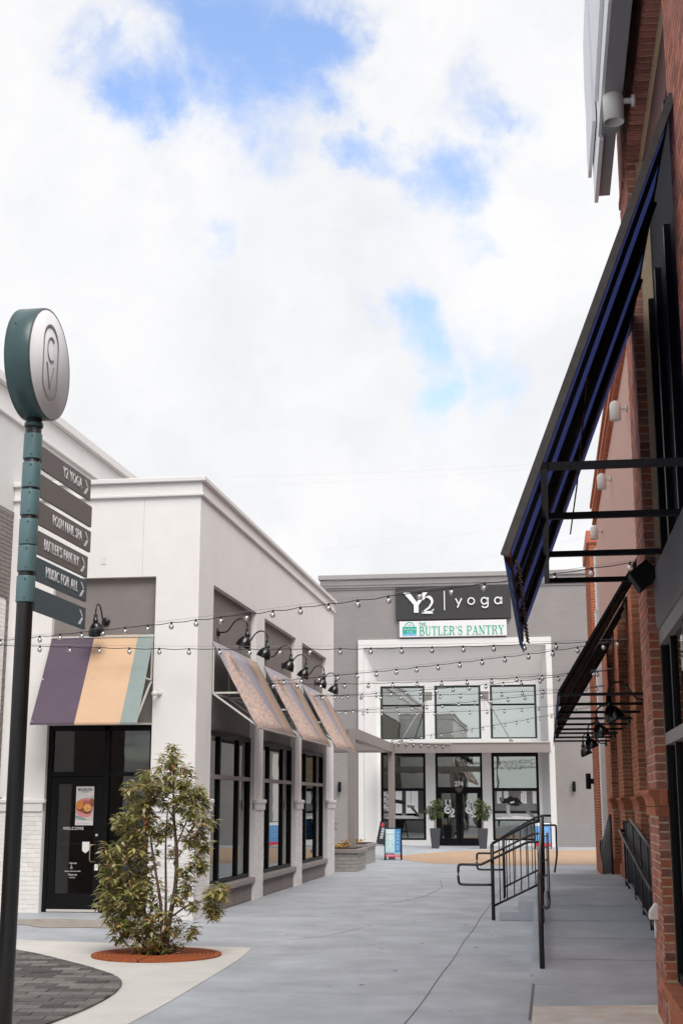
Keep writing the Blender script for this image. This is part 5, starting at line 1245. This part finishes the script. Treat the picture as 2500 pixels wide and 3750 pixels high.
# ================================================================== RAILINGS
M_rail = mat('black_blue_rail', (.014,.013,.018), .35, .1, 6, spec=.5); M_handrail = mat('worn_handrail', (.10,.085,.085), .35, .3, 10, metal=.4)
def rz(y): return LZ*max(0, min(1, (y-RAMP0)/(LAND0-RAMP0)))
def main_railing():
    t = thing('railing', 'black steel railing along the ramp and the near side of the steps', 'railing', (-.12,LAND0,0))
    r = .022; X = -.11; ya = 14.45; y = LAND0+.06
    # ramp side
    obj('post', MB().tube([(X,ya,.0),(X,ya,.97)], .028, 10), M_rail, t); obj('post', MB().tube([(X,y,LZ-.15),(X,y,1.44)], .028, 10), M_rail, t); obj('post', MB().tube([(X,17.6,.1),(X,17.6,rz(17.6)+.95)], .024, 10), M_rail, t)
    obj('top_rail', MB().tube([(X,ya,.97),(X,y,1.44)], r, 10), M_handrail, t); obj('bottom_rail', MB().tube([(X,ya,.14),(X,y,.56)], .017, 8), M_rail, t)
    n = 44
    for i in range(1, n):
        f = i/n; yy = ya+(y-ya)*f; obj('baluster', MB().tube([(X,yy,.14+.42*f),(X,yy,.97+.47*f)], .008, 6), M_rail, t)
    obj('hand_rail', MB().tube(spline3([(X+.02,ya+.5,.62),(X+.08,ya+.45,.62),(X+.085,ya+.55,.72),(X+.085,ya+.7,.80),(X+.085,17.5,1.0),(X+.085,y-.1,1.22),(X+.085,y+.3,1.25)],3), .019, 8), M_handrail, t)
    for yy in (15.6,17.2,18.8,20.4): obj('bracket', MB().tube([(X,yy,.80+.42*(yy-ya)/(y-ya)),(X+.085,yy,.84+.42*(yy-ya)/(y-ya))], .008, 6), M_rail, t)
    # stair side
    obj('post', MB().tube([(-.85,y,0),(-.85,y,1.10)], .028, 10), M_rail, t)
    obj('top_rail', MB().tube([(-.85,y,1.10),(-.28,y,1.40),(X,y,1.44)], r, 10), M_rail, t); obj('bottom_rail', MB().tube([(-.85,y,.20),(X,y,.55)], .017, 8), M_rail, t)
    for i in range(1,7):
        f = i/7; x = -.85+(X+.85)*f; obj('baluster', MB().tube([(x,y,.20+.35*f),(x,y,1.10+.34*f)], .009, 6), M_rail, t)
    obj('hand_rail', MB().tube(spline3([(-.84,y-.05,.51),(-1.28,y-.05,.51),(-1.34,y-.05,.53),(-1.355,y-.05,.58),(-1.355,y-.05,.74),(-1.34,y-.05,.79),(-1.28,y-.05,.80),(-1.05,y-.05,.80),(-.95,y-.05,.83),(-.4,y-.05,1.09),(-.28,y-.05,1.13),(X,y-.05,1.13)],3), .019, 8), M_rail, t)
main_railing()
def far_stair_railing():
    t = thing('railing', 'black steel railing at the far side of the steps', 'railing', (-.12,25.4,0)); y = 25.4; X = -.11
    for x, z0, z1 in ((-.83,0,1.09),(X,LZ-.1,1.47)): obj('post', MB().tube([(x,y,z0),(x,y,z1)], .026, 10), M_rail, t)
    obj('top_rail', MB().tube([(-.83,y,1.09),(-.25,y,1.43),(X,y,1.47),(.05,y,1.47)], .022, 10), M_rail, t); obj('bottom_rail', MB().tube([(-.83,y,.20),(X,y,.56)], .017, 8), M_rail, t)
    for i in range(1,7):
        f = i/7; x = -.83+(X+.83)*f; obj('baluster', MB().tube([(x,y,.20+.36*f),(x,y,1.09+.36*f)], .009, 6), M_rail, t)
    obj('hand_rail', MB().tube(spline3([(-.82,y-.05,.51),(-1.24,y-.05,.51),(-1.30,y-.05,.53),(-1.315,y-.05,.58),(-1.315,y-.05,.74),(-1.30,y-.05,.79),(-1.24,y-.05,.80),(-1.05,y-.05,.80),(-.95,y-.05,.83),(-.35,y-.05,1.12),(-.25,y-.05,1.15),(X,y-.05,1.15)],3), .019, 8), M_rail, t)
    obj('end_loop', MB().tube(spline3([(X,y,1.30),(.10,y,1.30),(.13,y,1.26),(.13,y+.1,1.0),(.13,y+.3,.75),(.08,y+.3,.45)],3), .018, 8), M_rail, t)
far_stair_railing()
def wall_railing():
    t = thing('railing', 'black railing between the ramp and the brick piers', 'railing', (1.2,19,0)); X = 1.19; ya, yb = 15.8, 22.2
    def zz(y): return rz(y)
    obj('top_rail', MB().tube([(X,ya,zz(ya)+.98),(X,20.6,zz(20.6)+1.05)], .024, 10), M_handrail, t)
    obj('hand_rail', MB().tube([(X-.09,ya,zz(ya)+.62),(X-.09,22.0,1.26),(X-.09,22.15,1.27),(X,22.3,1.27)], .022, 10), M_handrail, t)
    obj('bottom_rail', MB().tube([(X,ya,zz(ya)+.12),(X,yb,zz(yb)+.10)], .02, 8), M_handrail, t)
    for y in (15.9,17.1,18.4,19.9,21.6,22.3): obj('post', MB().bar((X,y,zz(y)-.02),(X,y,zz(y)+1.0),.05,.05,(1,0,0)), M_rail, t)
    n = 60
    for i in range(n):
        y = ya+.1+(yb-ya-.2)*i/n; obj('baluster', MB().tube([(X,y,zz(y)+.12),(X,y,zz(y)+.98)], .009, 5), M_rail, t)
wall_railing()
def far_steps_railing():
    t = thing('railing', 'black railing of the steps beyond the landing by the orange brick corner', 'railing', (1.12,28,0)); X = 1.13
    p = [(X,25.9,1.48),(X,27.2,1.30),(X,29.3,.98),(X,30.2,.92)]
    obj('top_rail', MB().tube(p, .022, 10), M_handrail, t); obj('post', MB().tube([(X,25.9,.2),(X,25.9,1.48)], .025, 8), M_rail, t); obj('post', MB().tube([(X,30.0,0),(X,30.0,.93)], .025, 8), M_rail, t)
    obj('end_loop', MB().tube(spline3([(X,30.1,.93),(X-.02,30.6,.9),(X-.03,30.65,.7),(X-.02,30.3,.45),(X,30.0,.35)],3), .018, 8), M_rail, t)
    obj('bottom_rail', MB().tube([(X,26,.5),(X,30,.12)], .018, 8), M_rail, t)
    for i in range(34):
        y = 26.0+3.9*i/34; obj('baluster', MB().tube([(X,y,.48-.36*(y-26)/4),(X,y,1.46-.53*(y-26)/4)], .009, 5), M_rail, t)
    s = thing('steps', 'concrete steps dropping behind the landing by the brick wall', 'steps', (1.2,28,0))
    for i, (a, z) in enumerate(((25.82,.28),(26.2,.14))): obj('tread', B(.9,1.3,a,a+.4,0,z), M_concrete2, s)
far_steps_railing()

# ================================================================== WAYFINDING SIGN
def wayfinder():
    x, y = -3.63, 9.0
    t = thing('wayfinding_sign', 'tall black post with round CV medallion and stacked direction blades', 'sign post', (x,y,0))
    obj('post', MB().lathe([(.058,0),(.058,4.45),(.052,4.46)], (x,y,0), 20), M_pole, t)
    zs = [4.255,4.045,3.84,3.625,3.43,3.21]; bh = .17
    for i in range(6):
        z1 = zs[i]+.075 if i < 1 else zs[i]+.07; z0 = z1-.187
        c = obj('clamp_band', MB().lathe([(.0655,z0),(.0665,z0+.004),(.0665,z1-.004),(.0655,z1)], (x,y,0), 24), M_tealmetal, t)
        for zz_ in (z0+.025, z1-.025): obj('bolt', MB().lathe([(.0055,-.008),(.006,-.003),(.006,0)], (x+.018,y-.062,zz_), 8, 'Y'), M_tealdark, c)
    texts = ['Y2 YOGA','','POSH NAIL SPA',"BUTLER'S PANTRY",'MUSIC FOR ALL','']
    for i, z in enumerate(zs):
        y0, y1 = y+.055, y+1.13 + (.05 if i in (1,2) else 0); xb = x+.055
        b = obj('direction_blade', B(xb-.02,xb,y0,y1,z-bh,z), M_bladegrey if i < 4 else M_bladeblue, t, bevel=.002)
        zc = z-bh/2
        if texts[i]:
            wid = {'Y2 YOGA':.42,'POSH NAIL SPA':.64,"BUTLER'S PANTRY":.74,'MUSIC FOR ALL':.68}[texts[i]]
            me = text_mesh(texts[i], .115, .0025, 1, .0, 1.12); w0 = max(v.co.x for v in me.vertices)-min(v.co.x for v in me.vertices); bpy.data.meshes.remove(me)
            put_text('lettering', texts[i], .115, M_letter, (xb+.0028,y1-.22-wid/2,zc), (0,1,0), (0,0,1), b, ext=.0025, sx=wid/w0, bold=.0, space=1.12)
        if i != 1:
            yc = y1-.105; ch = MB()
            ch.prism([(xb+.0005,yc-.055,zc+.055),(xb+.0005,yc-.022,zc+.055),(xb+.0005,yc+.035,zc+.008),(xb+.0005,yc+.008,zc+.008)], (.004,0,0))
            obj('chevron_stroke', ch, M_letter, b); ch = MB()
            ch.prism([(xb+.0005,yc+.008,zc-.002),(xb+.0005,yc+.04,zc-.002),(xb+.0005,yc-.02,zc-.06),(xb+.0005,yc-.06,zc-.06)], (.004,0,0)); obj('chevron_stroke', ch, M_letter, b)
    # medallion, axis along X
    cz, rad, x0, x1 = 4.863, .415, -3.722, -3.53; cy = 9.0
    d = MB().lathe([(rad-.02,x0),(rad,x0+.008),(rad,x1-.008),(rad-.006,x1)], (0,cy,cz), 72, 'X'); d2 = obj('medallion', d, M_tealdark, t)
    rim = MB().lathe([(rad-.004,x1+.0005),(rad-.004,x1+.004),(rad-.013,x1+.004),(rad-.013,x1+.0005)], (0,cy,cz), 72, 'X'); obj('rim', rim, M_signgrey, d2)
    obj('face', MB().lathe([(0,x1+.001),(rad-.013,x1+.001),(rad-.013,x1+.003),(0,x1+.003)], (0,cy,cz), 72, 'X'), M_signface, d2)
    f = x1+.0035; RT, UP, NR = (0,1,0), (0,0,1), (1,0,0)
    stad = arc(0,.40,.44,.44,0,180,20)+arc(0,-.40,.44,.44,180,360,20); stad.append(stad[0]); sw = [.035+.035*abs(math.sin(R(180*i/20))) for i in range(21)]*2+[.035]
    obj('emblem_ring', strokes([(stad,sw)], (f,cy+.0,cz+.015), RT, UP, NR, .33, .004), M_logo, d2)
    obj('emblem_letter', strokes([(arc(.02,.26,.21,.25,50,310,20),[.02+.035*abs(math.sin(R(i*9+90))) for i in range(21)])], (f,cy,cz+.02), RT, UP, NR, .36, .004), M_logo, d2)
    obj('emblem_letter', strokes([([(-.19,-.06),(.0,-.58)],.055),([(0,-.58),(.2,-.06)],.025)], (f,cy,cz+.02), RT, UP, NR, .36, .004), M_logo, d2)
    for (a, xx) in ((62,x-.03),(150,x-.04),(238,x-.03)):
        obj('bolt', MB().lathe([(.006,0),(.006,.006),(0,.007)], (xx,cy+rad*math.cos(R(a+90+0)),cz+rad*math.sin(R(a+90))), 8), M_tealdark, d2)
    obj('collar', MB().lathe([(.068,4.385),(.068,4.415),(.06,4.42)], (x,y,0), 20), M_tealdark, t)
M_pole = mat('black_pole', (.011,.010,.010), .4, .1, 4, spec=.5); M_logo = mat('logo_mauve_grey', (.20,.185,.195), .5)
wayfinder()

# ================================================================== TREE IN ITS GRATE
def tree_grate():
    cx, cy, r0 = -4.45, 15.45, .735
    t = thing('tree_grate', 'round rusty cast iron grate around the small tree', 'tree grate', (cx,cy,0))
    obj('pit', MB().lathe([(0,.0065),(r0-.005,.0065)], (cx,cy,0), 48), M_rustdark, t)
    z0, z1 = .007, .024
    for k, (a, b) in enumerate([(.19,.235)]+[(.245+.046*i,.281+.046*i) for i in range(9)]+[(.66,r0)]):
        mb = MB()
        for s in range(2):
            st, en = 90+180*s+1.0, 270+180*s-1.0; n = 32; base = len(mb.v)
            for i in range(n+1):
                th_ = R(st+(en-st)*i/n); c_, s_ = math.cos(th_), math.sin(th_)
                mb.v += [(cx+a*c_,cy+a*s_,z0),(cx+b*c_,cy+b*s_,z0),(cx+b*c_,cy+b*s_,z1),(cx+a*c_,cy+a*s_,z1)]
            for i in range(n):
                p, q = base+4*i, base+4*i+4
                for j in range(4): mb.f.append((p+j,p+(j+1)%4,q+(j+1)%4,q+j)); mb.sm.append(0)
            mb.f += [(base,base+1,base+2,base+3),(base+4*n+3,base+4*n+2,base+4*n+1,base+4*n)]; mb.sm += [0,0]
        obj('ring', mb, M_rust, t)
    for k in range(16):
        a = R(k*22.5+11.25); d = Vector((math.cos(a),math.sin(a),0)); c = Vector((cx,cy,.0155)); obj('spoke', MB().bar(c+d*.23,c+d*.67,.028,.016), M_rust, t)
tree_grate()
def street_tree():
    cx, cy = -4.42, 15.5
    t = thing('tree', 'small multi stemmed evergreen with olive leaves in the rusty grate', 'tree', (cx,cy,0))
    r_ = random.Random(11); tr = MB()
    stems = [([(-4.36,15.5,0),(-4.33,15.5,.35),(-4.27,15.52,.75),(-4.26,15.5,1.15),(-4.30,15.48,1.55),(-4.32,15.5,2.0),(-4.35,15.5,2.3)], .034, .008),
             ([(-4.40,15.48,0),(-4.41,15.45,.5),(-4.48,15.44,.9),(-4.55,15.45,1.25),(-4.58,15.45,1.6),(-4.55,15.46,1.95)], .022, .006),
             ([(-4.46,15.5,0),(-4.60,15.48,.45),(-4.76,15.46,.85),(-4.86,15.45,1.2)], .018, .005), ([(-4.38,15.53,0),(-4.40,15.6,.6),(-4.42,15.6,1.2),(-4.40,15.58,1.7)], .02, .006),
             ([(-4.5,15.5,.0),(-4.75,15.42,.25),(-4.95,15.4,.4)], .012, .004), ([(-4.33,15.5,.4),(-4.1,15.45,.55),(-3.85,15.42,.62),(-3.70,15.40,.70)], .012, .004),
             ([(-4.27,15.5,1.05),(-4.12,15.48,1.25),(-3.98,15.46,1.42)], .011, .004), ([(-4.27,15.5,1.2),(-4.1,15.5,1.6),(-3.96,15.5,1.85)], .011, .004),
             ([(-4.29,15.5,1.5),(-4.5,15.5,1.8),(-4.72,15.48,2.0)], .01, .004), ([(-4.28,15.5,.85),(-4.05,15.5,1.0),(-3.92,15.48,1.1)], .009, .003), ([(-4.3,15.5,.15),(-4.15,15.45,.3),(-4.08,15.4,.35)], .008,.003)]
    for p, a, b in stems: s3 = spline3(p, 4); tr.tube(s3, [a+(b-a)*i/(len(s3)-1) for i in range(len(s3))], 8)
    obj('trunk', tr, M_bark, t)
    # leafy sprays: (x, z, radius, leaf count)
    cl = [(-4.35,2.34,.06,22),(-4.35,2.22,.13,70),(-4.42,2.05,.20,130),(-4.20,2.02,.16,90),(-4.62,1.95,.19,120),(-4.05,1.88,.14,60),(-4.80,1.82,.15,80),(-4.45,1.82,.20,120),(-4.20,1.72,.15,70),(-3.98,1.66,.13,55),(-3.90,1.50,.11,45),
          (-4.70,1.60,.22,170),(-4.92,1.50,.15,90),(-4.55,1.38,.20,130),(-4.82,1.30,.22,170),(-4.02,1.36,.13,50),(-3.95,1.25,.10,40),(-4.98,1.12,.17,130),(-4.70,1.05,.22,170),(-5.05,.92,.15,120),(-4.82,.80,.24,200),(-5.05,.66,.16,130),
          (-4.55,.72,.20,120),(-4.98,.45,.16,120),(-4.75,.48,.22,170),(-4.50,.42,.18,110),(-4.92,.26,.14,80),(-4.66,.24,.18,110),(-4.44,.22,.15,80),(-4.15,.95,.11,35),(-3.95,.98,.09,40),(-4.20,.62,.13,50),(-4.05,.58,.09,30),
          (-3.82,.66,.15,110),(-3.70,.74,.12,80),(-3.80,.52,.12,60),(-4.08,.28,.09,40),(-4.28,.08,.09,30),(-4.35,.12,.10,40),(-4.3,1.15,.10,25),(-4.35,1.45,.12,40),(-4.5,.12,.1,40),(-4.12,1.55,.13,60),(-4.0,1.1,.12,50),(-4.15,.8,.12,50),(-4.2,1.85,.15,80),(-4.25,.35,.12,50),(-3.98,1.78,.10,40),(-4.12,1.3,.10,40)]
    big = MB(); singles = []
    for x, z, rad, n in cl:
        nt_ = max(4, int(n/5))
        for q in range(nt_):
            v = Vector((r_.gauss(0,1), r_.gauss(0,1), r_.gauss(0,1))).normalized(); tip = Vector((x,cy+r_.uniform(-.22,.22)*(1 if rad > .12 else .5),z)) + v*rad*(.35+.65*r_.random())
            base = tip - Vector((v.x*.10,v.y*.10,.10)); tr2.tube([base, tip], .0028, 4, cap=False) if False else None
            TW.append((base, tip))
            for k in range(9):
                f = .35+.65*k/8; p = base+(tip-base)*f
                singles.append((p, v))
    r_.shuffle(singles)
    tw = MB()
    for a, b in TW: tw.tube([a,(a+b)/2+Vector((r_.uniform(-.01,.01),0,r_.uniform(-.01,.01))),b], .0026, 4, cap=False)
    obj('twigs', tw, M_bark, t, kind='stuff')
    # the outermost leaves stand as parts of their own
    singles.sort(key=lambda a: -((a[0].x-cx)**2*1.2+abs(a[0].z-1.2)*.25) + a[0].y*.6)
    lm = []
    for i in range(10):
        mb = MB(); rr = random.Random(40+i); leaf(mb, Vector((0,0,0)), rr, .115, .019, droop=.7); me = mb.mesh('leaf'); me.materials.append(M_leaf); lm.append(me)
    for i, (p, v) in enumerate(singles):
        if i < 280: place('leaf', lm[i % 10], p, t, rot=(0,0,r_.uniform(0,6.28)), scale=(lambda q: (q,q,q))(r_.uniform(.65,1.25)))
        else: leaf(big, p, r_, .115, .019, droop=.75, up=Vector((v.x*.5,v.y*.5,0)))
    obj('crown', big, M_leaf, t, kind='stuff')
TW = []; tr2 = MB()
street_tree()

# ================================================================== STRING LIGHTS AND OVERHEAD WIRES
_bulbme = MB().lathe([(0,-.098),(.018,-.094),(.030,-.080),(.035,-.062),(.031,-.043),(.020,-.030),(.014,-.024)], (0,0,0), 14).mesh('bulb'); _bulbme.materials.append(M_bulb)
_sockme = MB().lathe([(.006,.012),(.010,.010),(.010,-.004),(.016,-.008),(.016,-.030),(.010,-.031)], (0,0,0), 10).mesh('socket'); _sockme.materials.append(M_wire)
_filme = MB().lathe([(.004,-.030),(.013,-.045),(.015,-.07),(.004,-.082)], (0,0,0), 8).mesh('brightening_filament'); _filme.materials.append(mat('bulb_brightness_white', (.80,.79,.78), .4))  # oversized white filament puts the bulb's brightness into its colour
def strand(a, b, sag, label, n=None, start=.25, spacing=.457, bulbs=True):
    a, b = Vector(a), Vector(b); L_ = (b-a).length; t = thing('string_lights', label, 'string lights', tuple(a), group='string lights over the alley')
    def P(f, s=sag): p = a+(b-a)*f; return Vector((p.x, p.y, p.z-4*s*f*(1-f)))
    m = max(24, int(L_/.15))
    rr = random.Random(int(a.y*37+b.y*11))
    obj('messenger_wire', MB().tube([P(i/20, sag*.75)+Vector((0,0,.018)) for i in range(21)], .0022, 4, cap=False), M_steelwire, t)
    k = int((L_-start)/spacing); fs = [(start+spacing*i)/L_ for i in range(k+1) if (start+spacing*i) < L_-.1]
    pts = []; prev = 0
    for f in [0]+fs+[1]:
        if f > prev:
            mid = (f+prev)/2; q = P(mid); q.z -= rr.uniform(.004,.016); pts.append(q)
        pts.append(P(f)); prev = f
    obj('cable', MB().tube(spline3(pts, 3), .0055, 5, cap=False), M_wire, t)
    for f in fs:
        p = P(f); tl = (rr.uniform(-.12,.12), rr.uniform(-.12,.12), rr.uniform(0,6))
        s_ = place('socket', _sockme, p, t, rot=tl); bl = place('bulb', _bulbme, p, t, rot=tl); place('brightening_filament', _filme, p, t, rot=tl)
strand((-8.34,19.64,4.16),(1.27,14.4,4.25),.06,'string lights running highest, from the left wall past the yoga sign',start=.08)
strand((-8.3,19.35,4.06),(1.27,20.2,4.06),.10,'string lights crossing level below the pantry sign and the lowest awning corner',start=.75)
strand((-5.24,24.7,3.92),(1.27,20.2,4.06),.05,'string lights slanting up right from the shop lamps to the second pier',start=.15)
strand((-5.24,24.9,3.91),(1.27,24.4,4.03),.09,'string lights running level across the tops of the studio upper windows',start=.2)
strand((-5.24,30.0,4.05),(1.27,24.4,4.03),.07,'string lights slanting across the studio upper window glass to the third pier',start=.4)
strand((-5.24,30.3,4.10),(1.27,29.3,4.15),.08,'string lights running level through the upper panes of the studio windows',start=.25)
strand((-5.24,33.4,3.95),(1.27,29.3,4.15),.08,'string lights slanting through the middle of the studio window glass',start=.2)
strand((-5.24,33.5,3.96),(1.22,35.5,4.25),.12,'string lights hanging level, lowest across the studio window glass',start=.3)
strand((-4.8,42.25,3.62),(1.22,36.4,4.20),.07,'string lights rising from the pergola corner to the orange brick corner',start=.1)
strand((-4.79,42.22,3.58),(-2.95,42.22,3.46),.01,'short string lights lying along the pergola beam before the studio canopy',start=.02,spacing=.23)
def overhead(a, b, sag, label):
    a, b = Vector(a), Vector(b); pts = [a+(b-a)*(i/24)-Vector((0,0,4*sag*(i/24)*(1-i/24))) for i in range(25)]
    o = obj('overhead_wire', MB().tube(pts, .0013, 4, cap=False), mat('bright_wire', (.75,.75,.76), .4)); tag(o, label, 'wire')
overhead((-8.3,24.0,7.6),(1.3,24.6,7.9),.12,'thin wire high across the sky reaching the middle cylinder light')
overhead((-8.3,20.6,7.0),(1.3,22.0,7.3),.12,'thin wire across the white sky above the shop parapet')
overhead((-5.3,27.0,6.8),(1.3,27.6,7.6),.10,'thin wire low across the sky above the white shop side wall')
overhead((-5.3,31.0,6.8),(1.3,29.0,7.4),.08,'lowest thin wire across the sky before the studio roof')
